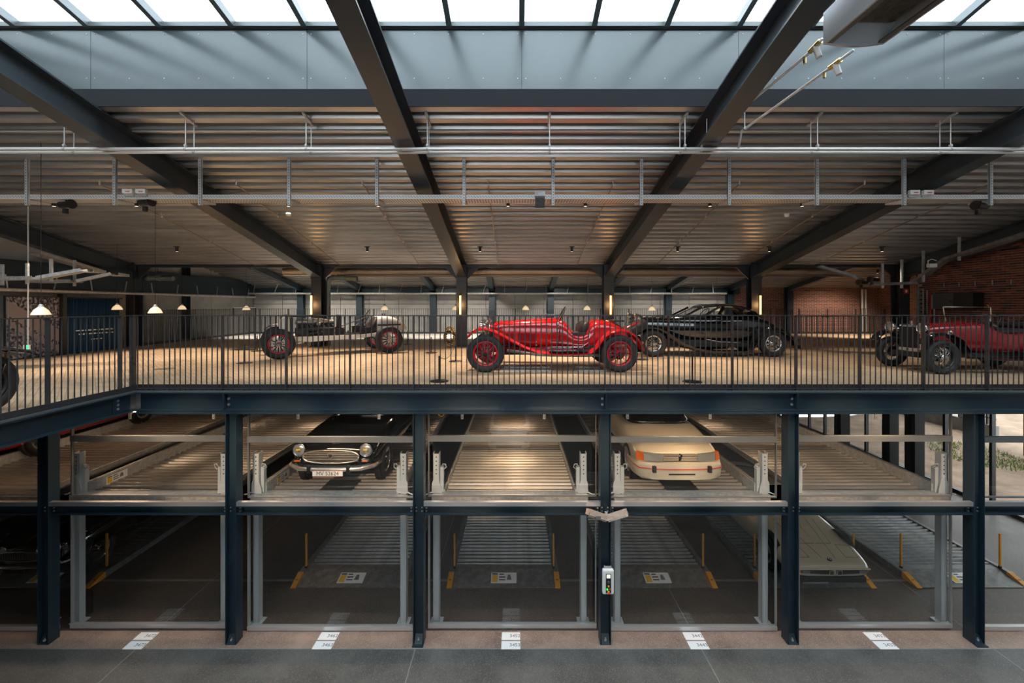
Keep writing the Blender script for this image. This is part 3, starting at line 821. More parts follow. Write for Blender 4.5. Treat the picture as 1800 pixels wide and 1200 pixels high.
for i, c in enumerate(LC):
    t = thing('lift_platform', 'raised galvanised parking platform ' + LNM[i], 'car lift', (c, 6.93, 2.04), 0, 'raised parking platforms')
    MB().box(-1.27, 1.27, 0, .036, .0, .085).build('front_beam', 'galv', t)
    MB().box(-1.14, 1.14, .0, .16, .085, .092).build('front_lip', 'galv', t)
    for k in range(5):
        MB().box(-1.0 + .5 * k - .015, -1.0 + .5 * k + .015, -.005, 0, -.05, .01).build('tab', 'galv', t)
    n = 36
    for k in range(n):
        inst(wave, 'deck_profile', t, (0, .23 + k * .142, .05), scale=(2.12, 1, 1))
    MB().box(-1.08, 1.08, .1, 5.3, .0, .028).build('deck_sheet', 'black_soft', t)
    for s in (-1, 1):
        tall = (s < 0 and i < 3) or (s > 0 and i > 3)
        MB().box(s * 1.08 - .012, s * 1.08 + .012, .12, 5.35, .03, .24 if tall else .13).build('side_rail', 'galv', t)
        MB().box(min(s * 1.08, s * 1.14), max(s * 1.08, s * 1.14), .12, 5.35, .03, .06).build('side_flange', 'galv_dark', t)
        if tall:
            MB().box(min(s * 1.082, s * 1.14), max(s * 1.082, s * 1.14), .12, 5.35, .235, .245).build('rail_cap', 'galv_dark', t)
            MB().box(s * 1.20 - .012, s * 1.20 + .012, .5, 5.35, .10, .15).build('chain_guard', 'orange', t)
    if i < 4:
        sticker(t, (-1.066, .62, .14), (R(90), 0, R(90)), .40, .13)
    for s in (-1, 1):
        p = thing('lift_post', 'perforated lift post %s of the platform %s' % ('left' if s < 0 else 'right', LNM[i]), 'post', (c + s * 1.205, 7.03, 0), 0, 'lift posts')
        MB().box(-.05, .05, -.05, -.044, 0, 2.78).build('face', 'zinc_bright', p)
        for q in (-1, 1):
            MB().box(q * .048 - .004, q * .048 + .004, -.05, .05, 0, 2.78 + .015).build('cheek', 'zinc_bright', p)
        hl = MB()
        for k in range(9):
            hl.cyl((.0, -.0505, 2.18 + k * .068), (.0, -.052, 2.18 + k * .068), .011, 8)
        o = hl.build('holes', 'ink', p); o['kind'] = 'stuff'
        MB().box(-.10, .10, -.07, .09, 0, .012).build('base_plate', 'zinc_bright', p)
        MB().prism([(-.095 * s, 2.135), (.075 * s, 2.135), (.07 * s, 2.30), (.02 * s, 2.42), (-.05 * s, 2.34), (-.09 * s, 2.2)], 'y', -.056, -.050).build('bracket', 'zinc_bright', p)
        MB().box(min(-s * .06, -s * .115), max(-s * .06, -s * .115), -.02, .05, 2.14, 2.55).build('side_plate', 'zinc_bright', p)
        MB().tube([(-s * .09, -.03, 2.56), (-s * .11, -.06, 2.62), (-s * .15, -.05, 2.61), (-s * .16, -.02, 2.55), (-s * .12, -.03, 2.52)], .008, 6).build('hose', 'zinc_bright', p, smooth=True)
        MB().tube([(s * .075, -.045, 2.15), (s * .10, -.06, 2.14), (s * .15, -.06, 2.12), (s * .19, -.05, 2.115)], .010, 6).build('cable', 'label_white', p, smooth=True)
LB = [(-8.82, 'under the black saloon at the left'), (-3.03, 'of the second full bay from the left, standing empty'), (-.157, 'of the middle bay, standing empty'), (2.74, 'of the fourth full bay, standing empty'), (5.66, 'under the cream wedge sports car'), (8.50, 'of the rightmost bay, daylit and empty')]
for c, nm in LB:
    c += SX(7.9)
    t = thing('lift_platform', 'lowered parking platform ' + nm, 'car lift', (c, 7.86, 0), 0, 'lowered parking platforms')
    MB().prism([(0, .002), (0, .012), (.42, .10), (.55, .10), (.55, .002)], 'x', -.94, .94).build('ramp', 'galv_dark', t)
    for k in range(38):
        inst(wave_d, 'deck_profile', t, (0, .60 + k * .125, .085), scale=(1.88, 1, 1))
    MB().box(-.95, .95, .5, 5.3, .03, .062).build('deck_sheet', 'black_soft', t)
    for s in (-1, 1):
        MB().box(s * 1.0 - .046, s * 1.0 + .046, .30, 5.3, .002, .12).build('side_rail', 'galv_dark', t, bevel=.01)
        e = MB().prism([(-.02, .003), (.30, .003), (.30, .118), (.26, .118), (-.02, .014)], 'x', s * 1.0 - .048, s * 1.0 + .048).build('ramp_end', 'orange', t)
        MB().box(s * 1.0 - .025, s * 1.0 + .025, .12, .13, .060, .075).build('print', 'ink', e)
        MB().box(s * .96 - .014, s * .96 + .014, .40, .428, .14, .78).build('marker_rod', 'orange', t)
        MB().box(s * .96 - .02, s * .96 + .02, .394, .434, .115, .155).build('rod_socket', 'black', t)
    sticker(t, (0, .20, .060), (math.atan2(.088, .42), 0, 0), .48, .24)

# floor number plates in front of each bay (code square left out)
for i, n in enumerate((7, 6, 5, 4, 3)):
    X = -5.81 + 2.87 * i
    for k, (D, suf) in enumerate(((6.715, 2), (6.535, 3))):
        t = thing('floor_plate', 'white floor number plate %s of the %s' % ('nearest the glass' if k == 0 else 'on the joint line', BN[i + 1]), 'floor sign', (X, D, .0022), 0, 'white number plates on the floor')
        MB().box(-.145, .145, -.078, .078, 0, .003).build('plate', 'label_white', t)
        text('number', '34%d%d' % (n, suf), .085, 'ink_grey', t, (.062, 0, .0036), (0, 0, 0))
# ================================================================== PIPES, TRAYS AND PLANT
def pipe_run(name, lab, D, z, r, hx, ztop, cat='pipe', m='pipe_zinc'):
    t = thing(name, lab, cat, (0, D, z), 0, 'pipe runs')
    MB().cyl((XL + .1, 0, 0), (XN - .4, 0, 0), r, 10).build('pipe', m, t, smooth=40)
    for x in hx:
        X = (x - VX) / F * D
        MB().cyl((X, 0, r), (X, 0, ztop - z), .007, 6).build('hanger_rod', 'pipe_zinc', t)
        MB().cyl((X - .015, 0, 0), (X + .015, 0, 0), r + .008, 10).build('clip', 'galv', t)
        MB().cyl((X, -.02, .03 + r), (X, .02, .03 + r), .018, 8).build('clip', 'galv', t)
    return t
HX = [113, 326, 538, 751, 966, 1204, 1437, 1671]
HX2 = [130, 341, 547, 754, 966, 1195, 1425, 1652]
pipe_run('sprinkler_pipe', 'upper of the two thin zinc pipes hung across the hall', 6.55, CAMZ + 2.394, .025, HX, zdeck(6.55))
pipe_run('sprinkler_pipe', 'lower of the two thin zinc pipes hung across the hall', 6.66, CAMZ + 2.38, .022, HX2, zdeck(6.66))
for k, x in enumerate(HX):
    X = (x - VX) / F * 6.55
    b = MB().bar((X, 6.45, zdeck(6.45) - .018), (X, 6.78, zdeck(6.78) - .018), .035, .03)
    tag(b.build('strut_channel', 'galv'), 'short strut channel fixed to the roof deck, %s from the left' % names[k], 'bracket', 'strut channels of the pipe hangers')
tag(MB().cyl((XL + .1, 6.9, zdeck(6.9) - .02), (XN - .4, 6.9, zdeck(6.9) - .02), .014, 8).build('conduit', 'pipe_zinc', smooth=40), 'slim bright conduit running along the roof deck', 'conduit')
# perforated cable tray
ct = thing('cable_tray', 'long perforated galvanised cable tray across the hall', 'cable tray', (0, 7.74, CAMZ + 1.93))
MB().box(XL + .1, XN - .4, 0, .004, 0, .072).build('side', 'zinc_bright', ct)
MB().box(XL + .1, XN - .4, .33, .334, 0, .072).build('side', 'zinc_bright', ct)
MB().box(XL + .1, XN - .4, 0, .334, -.003, 0).build('base', 'zinc_bright', ct)
sl = MB(); x = XL + .3
while x < XN - .5:
    sl.box(x, x + .032, -.0015, -.0005, .042, .05); sl.box(x + .02, x + .052, -.0015, -.0005, .022, .03)
    for q in range(4):
        sl.box(x, x + .02, .05 + q * .075, .09 + q * .075, -.0045, -.0035)
    x += .052
o = sl.build('slots', 'joint_dark', ct); o['kind'] = 'stuff'
for k, x in enumerate([49, 203, 353, 509, 663, 816, 972, 1127, 1281, 1435, 1588, 1740]):
    X = (x - VX) / F * 7.74; lo, hi = CAMZ + 1.806 - ct.location.z, zdeck(7.74) - ct.location.z
    h = MB().box(X - .03, X + .03, -.03, -.024, lo, hi); h.box(X - .03, X - .025, -.03, .01, lo, hi); h.box(X + .025, X + .03, -.03, .01, lo, hi)
    hg = h.build('hanger', 'zinc_bright', ct)
    q = MB(); z = lo + .02
    while z < hi - .03:
        q.box(X - .006, X + .006, -.0315, -.0305, z, z + .028); z += .05
    o = q.build('slots', 'joint_dark', hg); o['kind'] = 'stuff'
    MB().prism([(-.01, lo + .10), (.36, lo + .12), (.36, lo + .09), (-.01, lo + .02)], 'x', X - .022, X + .022).build('cantilever', 'zinc_bright', ct)
# fittings on the tray
def tray_box(x, y, lab):
    p = P(x, y, 7.73); t = thing('junction_box', lab, 'junction box', (p.x, 7.732, p.z), 0, 'white junction boxes')
    MB().box(-.09, .09, -.06, 0, -.03, .05).build('case', 'box_white', t, bevel=.006)
    MB().box(-.03, .05, -.062, -.060, -.005, .01).build('print', 'red_ink', t)
    MB().box(-.085, .085, -.02, .0, -.075, -.03).build('bracket', 'galv', t)
tray_box(228, 338, 'white junction box on the tray at the left, left of two'); tray_box(251, 338, 'white junction box on the tray at the left, right of two')
tray_box(1604, 340, 'white junction box on the tray at the right, left of two'); tray_box(1628, 340, 'white junction box on the tray at the right, right of two')
p = P(949, 340, 7.72)
t = thing('control_unit', 'black electronics unit with steel bracket hung on the tray at mid hall', 'control unit', (p.x, 7.725, p.z - .02))
MB().box(-.095, .095, -.03, .0, -.03, .06).build('bracket', 'galv', t); MB().box(-.085, .085, -.06, .0, -.24, -.04).build('case', 'black', t, bevel=.005)
for k in range(3):
    MB().box(-.07 + k * .05, -.03 + k * .05, -.064, -.06, -.075, -.045).build('socket', 'grey_paint', t)
MB().tube([(0, -.06, -.07), (-.03, -.08, -.1), (.02, -.08, -.12), (-.02, -.065, -.15)], .006, 6).build('cable', 'pipe_brown', t, smooth=True)
def projector(x, y, D, lab, s=1):
    p = P(x, y, D); t = thing('projector', lab, 'projector', p, 0, 'black projectors')
    MB().cyl((-.12 * s, 0, 0), (.10 * s, -.05, 0), .06, 14).build('barrel', 'black', t, smooth=40)
    MB().cyl((.09 * s, -.05, 0), (.15 * s, -.065, .0), .065, 14, .085).build('hood', 'black', t, smooth=40)
    MB().box(-.06, .0, -.03, .03, -.16, -.07).build('driver', 'black', t)
    MB().box(-.02, .02, -.02, .02, .04, .085).build('yoke', 'black', t)
projector(118, 360, 7.85, 'black theatre projector under the tray at the left edge'); projector(258, 356, 7.9, 'black theatre projector under the white boxes at the left', 1)
projector(1722, 362, 7.85, 'black theatre projector under the tray at the right edge', -1)
for x, y, lab in ((507, 376, 'round white smoke detector on the ceiling left of the white chassis car'), (1383, 377, 'round white smoke detector on the ceiling at the right')):
    p = P(x, y, 9.35); tag(MB().lathe([(.001, -.05), (.04, -.045), (.055, -.015), (.055, .02)], (p.x, p.y, p.z), n=16).build('smoke_detector', 'box_white', smooth=True), lab, 'smoke detector', 'smoke detectors')
# sprinkler branch lines running down the slope
for k, X in enumerate([(x - VX) / F * 8.5 for x in (175, 415, 637, 858, 1078, 1300, 1520, 1740)]):
    D1, D2 = 8.50, 13.45
    t = thing('sprinkler_line', 'thin brass-coloured sprinkler line running down the roof slope, %s from the left' % names[k], 'pipe', (X, D1, zdeck(D1)), 0, 'sprinkler branch lines')
    e = Vector((0, D2 - D1, zdeck(D2) - zdeck(D1) - .07))
    MB().cyl((0, 0, -.06), e, .014, 8).build('pipe', 'pipe_brown', t, smooth=40)
    MB().cyl((0, 0, -.075), (0, 0, .01), .016, 8).build('end_hanger', 'pipe_zinc', t)
    MB().tube([e, e + Vector((.02, .08, -.02)), e + Vector((.38 if X < 0 else -.38, .12, .0))], .013, 8).build('elbow', 'pipe_brown', t, smooth=True)
    for u in (.3, .62):
        q = Vector((0, 0, -.06)).lerp(e, u)
        MB().cyl(q, q + Vector((0, 0, .09)), .006, 6).build('hanger_rod', 'pipe_zinc', t)
        MB().cyl(q + Vector((0, -.015, -.001)), q + Vector((0, .015, -.001)), .022, 8).build('clip', 'pipe_zinc', t)
# spiral duct behind the columns
du = thing('spiral_duct', 'round spiral ventilation duct behind the columns', 'duct', (0, 14.75, CAMZ + 1.16))
rings = []
x = -8.0
k = 0
while x < 11.0:
    r = .150 if k % 5 else .156
    rings.append([(x, r * math.cos(2 * math.pi * q / 18), r * math.sin(2 * math.pi * q / 18)) for q in range(18)]); x += .03; k += 1
MB().loft(rings).build('duct', 'duct', du, smooth=True)
for X in [-7.4 + 1.45 * q for q in range(13)]:
    MB().lathe([(.157, -.02), (.163, -.02), (.163, .02), (.157, .02)], (X, 0, 0), 'x', 18).build('band', 'galv', du)
    MB().cyl((X, 0, .15), (X, 0, zrear(14.75) - CAMZ - 1.16), .006, 6).build('hanger_rod', 'galv', du)
tag(MB().cyl((-6.0, 14.35, CAMZ + .99), (11.0, 14.35, CAMZ + .99), .035, 10).build('drain_pipe', 'pipe_brown', smooth=40), 'horizontal brown pipe below the spiral duct', 'pipe')
# pipe with hangers along the head of the back wall
hp = thing('wall_pipe', 'grey pipe carried on hangers along the head of the back wall', 'pipe', (0, 19.4, CAMZ + .53))
MB().cyl((XL + .2, 0, 0), (9.6, 0, 0), .045, 10).build('pipe', 'galv', hp, smooth=40)
x = XL + .5
k = 0
while x < 9.5:
    MB().cyl((x, 0, .04), (x + (.12 if k % 2 else 0), .1, .50), .016, 6).build('hanger_rod', 'galv', hp); x += .95; k += 1
lp = thing('wall_pipe', 'grey pipe carried on hangers along the head of the left wall', 'pipe', (XL + .5, 13, CAMZ + .36))
MB().cyl((0, -5.5, 0), (0, 6.5, 0), .04, 10).build('pipe', 'galv', lp, smooth=40)
for q in range(12):
    MB().cyl((0, -5 + q, .04), (-.05, -5 + q + (.12 if q % 2 else 0), .36), .014, 6).build('hanger_rod', 'galv', lp)
# drain downpipes beside columns
def downpipe(x0, x1, D, lab):
    X = (x0 - VX) / F * D; X2 = (x1 - VX) / F * D; zt = CAMZ + (536 - 488) / F * D
    t = thing('downpipe', lab, 'pipe', (X, D, UF), 0, 'green-grey downpipes'); h = zt - UF
    MB().tube([(0, 0, 0), (0, 0, h - .1), (.03, 0, h - .03), (.1, 0, h), (X2 - X, 0, h - .03)], .075, 12).build('pipe', 'downpipe', t, smooth=40)
    for z in (.9, h - .16):
        MB().cyl((0, 0, z), (0, 0, z + .04), .088, 12).build('collar', 'downpipe', t, smooth=40)
    MB().cyl((.12, 0, h), (.2, 0, h), .095, 12).build('coupling', 'downpipe', t, smooth=40)
    MB().cyl((.5, 0, h - .01), (.56, 0, h - .01), .095, 12).build('coupling', 'downpipe', t, smooth=40)
mat('downpipe', (0.20, 0.23, 0.20), .45, .3)
downpipe(252, 305, 14.05, 'green-grey downpipe beside the left column'); downpipe(577, 628, 14.05, 'green-grey downpipe beside the column behind the white chassis car')
# zig-zag cable tray at the right, tray group at the left
def tray(name, lab, pts, w, m='galv', hang=None):
    t = thing(name, lab, 'cable tray', pts[0]); o0 = Vector(pts[0]); pts = [Vector(p) - o0 for p in pts]
    for a, b in zip(pts[:-1], pts[1:]):
        n = Vector((b - a)).cross(Vector((0, 0, 1))).normalized()
        MB().bar(a, b, w, .006).build('base', m, t)
        for s in (-1, 1):
            MB().bar(a + n * s * w / 2 + Vector((0, 0, .03)), b + n * s * w / 2 + Vector((0, 0, .03)), .006, .07).build('side', m, t)
    for q, h in hang or []:
        q = Vector(q) - o0
        MB().box(q.x - .025, q.x + .025, q.y - .02, q.y + .02, q.z - .1, q.z + h).build('hanger', 'galv', t)
zz = [P(1440, 470, 12.6), P(1502, 488, 12.3), P(1534, 502, 12.0), P(1606, 499, 11.9), P(1663, 458, 11.2), P(1800, 415, 9.6), P(1900, 385, 8.6)]
tray('cable_tray', 'zigzag cable tray dropping past the brick corner at the right', zz, .25, 'galv_dark', [(P(1551, 500, 11.9), .6), (P(1585, 500, 11.9), .7), (P(1623, 489, 11.6), .75), (P(1686, 451, 10.9), .5)])
t = thing('floodlight', 'white floodlight on the zigzag cable tray', 'floodlight', P(1638, 470, 11.2))
MB().box(-.1, .1, -.05, .05, 0, .1).build('case', 'box_white', t, bevel=.01); MB().tube([(-.1, 0, .06), (-.1, 0, .18), (0, 0, .22), (.12, 0, .18)], .012, 6).build('bail', 'box_white', t)
projector(1535, 491, 11.8, 'black projector with a green lamp on the zigzag tray', -1); projector(1515, 496, 12.0, 'black projector under the bend of the zigzag tray', -1)
tray('cable_tray', 'lower cable tray of the pair at the upper left', [P(-60, 493, 9.2), P(70, 491, 9.2), P(148, 477, 9.5), P(172, 480, 10.2)], .3, 'galv', [(P(4, 493, 9.2), .35), (P(48, 491, 9.2), .35), (P(90, 487, 9.25), .4)])
tray('cable_tray', 'upper cable tray of the pair at the upper left', [P(60, 497, 10.6), P(135, 496, 10.6), P(195, 483, 11.0), P(215, 486, 11.6)], .3, 'galv', [(P(131, 496, 10.6), .55)])
tray('cable_tray', 'cable tray clipped to the leftmost roof girder', [P(60, 446, 10.3), P(172, 478, 12.4)], .25, 'galv')
# heater unit hung below the skylight at the upper right, with its two water pipes
hu = thing('unit_heater', 'large grey unit heater hanging below the skylight', 'heater', P(1447, 82, 4.6))
o0 = hu.location
def H(x, y, D): return P(x, y, D) - o0
fr = [H(1445, 82, 4.45), H(1548, 82, 4.45), H(1548, 42, 4.45), H(1443, 20, 4.45)]
wd = .72; ln = 2.3
x0, x1 = 0.0, .62
MB().add([(x0, -ln, .02), (x0, 0, .02), (x0, 0, .36), (x0, -ln, .46), (x0 + .02, -ln, .02), (x0 + .02, 0, .02), (x0 + .02, 0, .36), (x0 + .02, -ln, .46)],
         [(0, 1, 2, 3), (4, 7, 6, 5), (0, 1, 5, 4), (1, 2, 6, 5), (2, 3, 7, 6), (3, 0, 4, 7)]).build('side_panel', 'unit_grey', hu)
MB().add([(x1, -ln, .02), (x1, 0, .02), (x1, 0, .36), (x1, -ln, .46), (x1 + .02, -ln, .02), (x1 + .02, 0, .02), (x1 + .02, 0, .36), (x1 + .02, -ln, .46)],
         [(0, 1, 2, 3), (4, 7, 6, 5), (0, 1, 5, 4), (1, 2, 6, 5), (2, 3, 7, 6), (3, 0, 4, 7)]).build('side_panel', 'unit_grey', hu)
arc = [(x0 + .02, .02)] + [(x0 + .02 + (x1 - x0 - .02) * q / 10, .02 - .03 * math.sin(math.pi * q / 10)) for q in range(1, 10)] + [(x1, .02), (x1, .36), (x0 + .02, .36)]
MB().prism(arc, 'y', -.03, 0).build('end_panel', 'unit_grey', hu)
MB().box(x0 + .02, x1, -ln, 0, .34, .36).build('back_panel', 'grey_paint', hu)
for s in (x0 + .02, x1 - .06):
    MB().box(s, s + .06, -ln, -.03, .02, .035).build('lip', 'grey_paint', hu)
MB().prism([(-.03, .02), (-.18, .14), (-.18, .16), (-.03, .04)], 'x', x0 + .02, x1).build('baffle', 'unit_grey', hu)
for q in range(22):
    X = x0 + .08 + q * (x1 - x0 - .16) / 21
    MB().box(X - .004, X + .004, -ln + .1, -.22, .12, .24).build('fin', 'galv_dark', hu)
MB().cyl((x0 + .12, -.23, .16), (x1 - .12, -.23, .16), .03, 12).build('header_pipe', 'galv', hu, smooth=40)
for X in (.05, .55):
    MB().cyl((X, -.5, .36), (X, -.5, 2.0), .006, 6).build('suspension_rod', 'bolt', hu); MB().cyl((X, -1.9, .44), (X, -1.9, 2.0), .006, 6).build('suspension_rod', 'bolt', hu)
def water(lab, pts, v):
    t = thing('water_pipe', lab, 'pipe', pts[0], 0, 'heater water pipes'); q0 = Vector(pts[0]); pp = [Vector(p) - q0 for p in pts]
    MB().tube(pp, .017, 8).build('pipe', 'pipe_zinc', t, smooth=True)
    a = pp[-2].lerp(pp[-1], v); d = (pp[-1] - pp[-2]).normalized()
    MB().cyl(a - d * .07, a + d * .07, .03, 10).build('valve_body', 'brass', t, smooth=40)
    MB().cyl(a + Vector((0, 0, .01)), a + Vector((.03, -.02, -.13)), .032, 10).build('valve_head', 'box_white' if v < .8 else 'brass', t, smooth=40)
    b = a - d * .14
    MB().cyl(b, b + Vector((0, 0, -.07)), .016, 8).build('drain_cock', 'brass', t, smooth=40)
    for u in (.25,):
        c = pp[1].lerp(pp[2], u); MB().cyl(c, c + Vector((0, 0, .30)), .006, 6).build('hanger_rod', 'bolt', t)
        MB().cyl(c - d * .02, c + d * .02, .026, 8).build('clip', 'galv', t)
water('left zinc water pipe leading up to the unit heater', [P(1233, 268, 6.64), P(1234, 250, 6.56), P(1268, 222, 6.3), P(1420, 95, 4.8), P(1446, 68, 4.62)], .5)
water('right zinc water pipe leading up to the unit heater, with white valve', [P(1298, 260, 6.53), P(1304, 230, 6.46), P(1325, 215, 6.3), P(1455, 122, 4.95), P(1500, 88, 4.64)], .3)

# ================================================================== FITTINGS ON THE FRONT FRAME
fl = thing('wall_floodlight', 'pair of angled floodlights on the column above the control box', 'floodlight', (COLX[3], 6.53, 2.03))
for s in (-1, 1):
    q = MB()
    a = Vector((s * .015, -.02, -.06)); b = Vector((s * .29, -.10, .07))
    o = MB().bar(a, b, .13, .085, (0, .35, 1)).build('lamp_housing', 'wood_box', fl)
    MB().bar(a + Vector((0, -.062, -.01)), b + Vector((0, -.062, -.01)), .012, .055, (0, .35, 1)).build('lamp_glass', 'chrome_warm', fl)
MB().box(-.02, .02, -.02, .012, -.09, .02).build('bracket', 'galv', fl)
MB().box(-.19, -.11, -.155, -.152, -.01, .025).build('rating_label', 'ink_grey', fl)
cb = thing('control_box', 'white control box with screen and coloured buttons on the column', 'control box', (COLX[3] + .02, 6.52, .83))
MB().box(-.088, .088, -.07, .0, 0, .375).build('case', 'box_white', cb, bevel=.022)
MB().box(-.04, .04, -.074, -.069, .03, .32).build('panel', 'ink', cb)
MB().box(-.028, .028, -.077, -.074, .255, .31).build('screen', 'screen', cb)
for x, z, r, m in ((0, .20, .016, 'galv_dark'), (0, .135, .012, 'btn_yellow'), (-.02, .09, .014, 'btn_green'), (.022, .09, .013, 'red_ink'), (.0, .05, .017, 'btn_yellow'), (.006, .035, .016, 'btn_red')):
    MB().cyl((x, -.074, z), (x, -.086, z), r, 14).build('button', m, cb, smooth=40)
MB().box(-.06, .06, -.03, .0, .375, .395).build('bracket', 'galv', cb)
MB().cyl((-.05, -.02, .38), (-.05, -.02, .42), .006, 6).build('stud', 'bolt', cb); MB().cyl((.05, -.02, .38), (.05, -.02, .42), .006, 6).build('stud', 'bolt', cb)
# perforated tray under the upper floor, inside the glazing
bt = thing('cable_tray', 'perforated cable tray just under the front edge beam', 'cable tray', (0, 7.35, 3.44))
MB().box(-6.0, 12.0, 0, .004, 0, .07).build('side', 'galv', bt); MB().box(-6.0, 12.0, 0, .2, -.003, 0).build('base', 'galv', bt)
sl = MB(); x = -5.9
while x < 11.9:
    sl.prism([(x, .02), (x + .03, .05), (x + .06, .02)], 'y', -.0015, -.0005); x += .075
o = sl.build('slots', 'joint_dark', bt); o['kind'] = 'stuff'
for x in (225, 373, 522, 665, 812, 957, 1104, 1250, 1543, 1693):
    X = (x - VX) / F * 7.3
    hg = MB().box(X - .022, X + .022, -.02, -.004, -.19, .14).build('hanger', 'galv', bt)
    q = MB()
    for k in range(5):
        q.box(X - .005, X + .005, -.0215, -.0205, -.17 + k * .055, -.145 + k * .055)
    o = q.build('slots', 'joint_dark', hg); o['kind'] = 'stuff'
    MB().prism([(0, -.04), (.18, .0), (.18, -.02), (0, -.12)], 'x', X - .015, X + .015).build('cantilever', 'galv', bt)
ec = thing('earth_cable', 'yellow-green earth cable at the foot of the lift post by the control column', 'cable', P(1036, 868, 7.1))
MB().tube([(-.12, 0, .08), (-.04, -.02, .03), (.06, 0, .0), (.2, .02, -.01)], .008, 6).build('cable', 'cable_yellow', ec, smooth=True)
hk = thing('cable_loop', 'orange cable loop hanging below the front edge beam', 'cable', P(775, 726, 7.42))
MB().tube([(-.05, 0, .12), (-.04, 0, -.03), (.0, 0, -.06), (.05, 0, -.03), (.05, 0, .12)], .012, 8).build('cable', 'orange', hk, smooth=True)
for x, D in ((-5.868, 5.42), (-5.868, 5.62)):
    tag(MB().box(x - .07, x + .03, D - .03, D + .03, 3.895, 3.899).build('tape_strip', 'tape_blue'), 'blue tape strip on the wing floor edge, %s the camera' % ('nearer' if D < 5.5 else 'further from'), 'tape', 'blue tape strips')
# interior columns of the parking storey seen against the daylight
for k, (x, D) in enumerate(((1480, 13.2), (1565, 13.2), (1609, 12.4))):
    X = (x - VX) / F * D
    t = thing('steel_column', 'thick black column against the daylit side wall, %s of three' % ('left', 'middle', 'right')[k], 'column', (X, D, 0), 0, 'columns by the daylit side wall')
    MB().box(-.14, .14, -.14, -.12, 0, 3.6).build('flange', 'black_soft', t); MB().box(-.14, .14, .12, .14, 0, 3.6).build('flange', 'black_soft', t); MB().box(-.01, .01, -.12, .12, 0, 3.6).build('web', 'black_soft', t)
    MB().box(-.2, .2, -.18, .18, 0, .02).build('base_plate', 'galv_dark', t)

# ================================================================== UPPER HALL FURNISHINGS
# photo mural and curtain on the left wall
def mural_mat():
    m = mat('mural_print', (0.3, 0.3, 0.32), .6); nt = m.node_tree; N = nt.nodes; L = nt.links; b = N['Principled BSDF']
    tc = N.new('ShaderNodeTexCoord'); mp = N.new('ShaderNodeMapping'); L.new(tc.outputs['Generated'], mp.inputs['Vector'])
    sp = N.new('ShaderNodeSeparateXYZ'); L.new(mp.outputs['Vector'], sp.inputs['Vector'])
    n = N.new('ShaderNodeTexNoise'); n.inputs['Scale'].default_value = 22; n.inputs['Detail'].default_value = 8; L.new(mp.outputs['Vector'], n.inputs['Vector'])
    r = N.new('ShaderNodeValToRGB'); r.color_ramp.elements[0].position = .42; r.color_ramp.elements[0].color = (.012, .012, .02, 1); r.color_ramp.elements[1].position = .62; r.color_ramp.elements[1].color = (.38, .37, .42, 1)
    L.new(n.outputs['Fac'], r.inputs['Fac'])
    # plain race-track surface across the middle of the print
    n2 = N.new('ShaderNodeTexNoise'); n2.inputs['Scale'].default_value = 2; L.new(mp.outputs['Vector'], n2.inputs['Vector'])
    ad = N.new('ShaderNodeMath'); ad.operation = 'MULTIPLY_ADD'; ad.inputs[1].default_value = .5
    L.new(sp.outputs['Y'], ad.inputs[0]); L.new(sp.outputs['Z'], ad.inputs[2])
    a2 = N.new('ShaderNodeMath'); a2.operation = 'MULTIPLY_ADD'; a2.inputs[1].default_value = .12; L.new(n2.outputs['Fac'], a2.inputs[0]); L.new(ad.outputs[0], a2.inputs[2])
    r2 = N.new('ShaderNodeValToRGB'); r2.color_ramp.interpolation = 'CONSTANT'
    r2.color_ramp.elements[0].position = 0; r2.color_ramp.elements[0].color = (0, 0, 0, 1)
    for ps, v in ((.62, 1), (.70, .0), (.76, 1), (1.0, .3), (1.06, 0)):
        e = r2.color_ramp.elements.new(min(ps, 1)); e.color = (v, v, v, 1)
    L.new(a2.outputs[0], r2.inputs['Fac'])
    mx = N.new('ShaderNodeMix'); mx.data_type = 'RGBA'; mx.inputs['B'].default_value = (.30, .26, .27, 1)
    L.new(r2.outputs['Color'], mx.inputs['Factor']); L.new(r.outputs['Color'], mx.inputs['A']); L.new(mx.outputs['Result'], b.inputs['Base Color'])
mural_mat()
XW = -12.0
def onwall(x, y, X=XW):
    D = X * F / (x - VX); return D, CAMZ - (y - 536) / F * D
mu = thing('photo_mural', 'large black and white race photograph on the left wall', 'mural', (XW, 11.0, UF))
D1, D2 = onwall(12, 600)[0], onwall(104, 600)[0]
MB().box(-.02, .0, D1 - 11, D2 - 11, .03, CAMZ + .20 - UF).build('print', 'mural_print', mu)
MB().box(-.06, -.02, D1 - 11.02, D2 - 10.98, 0, CAMZ + .22 - UF).build('frame', 'black', mu)
text('lettering', 'LUCA', .22, 'ink', mu, (.004, D2 - 11 - .45, CAMZ + .09 - UF), (R(90), 0, R(90)), ext=.002)
cu = thing('curtain', 'dark blue curtain with a line of white print on the left wall', 'curtain', (XW, 12.5, UF))
D1, D2 = onwall(118, 600)[0], onwall(210, 600)[0]
pts = []; n = 120
for k in range(n + 1):
    pts.append((.03 * math.sin(k * 1.1) + .012 * math.sin(k * 2.7), D1 - 12.5 + (D2 - D1) * k / n))
mb = MB(); zt = CAMZ + .18 - UF
v = [(a, b, .02) for a, b in pts] + [(a, b, zt) for a, b in pts] + [(a - .02, b, .02) for a, b in pts] + [(a - .02, b, zt) for a, b in pts]
m_ = n + 1
mb.add(v, [(i, i + 1, m_ + i + 1, m_ + i) for i in range(n)] + [(2 * m_ + i, 3 * m_ + i, 3 * m_ + i + 1, 2 * m_ + i + 1) for i in range(n)] + [(m_ + i, m_ + i + 1, 3 * m_ + i + 1, 3 * m_ + i) for i in range(n)])
mb.build('cloth', 'blue_curtain', cu, smooth=True)
MB().box(-.05, .05, D1 - 12.55, D2 - 12.45, zt, zt + .04).build('curtain_rail', 'black', cu)
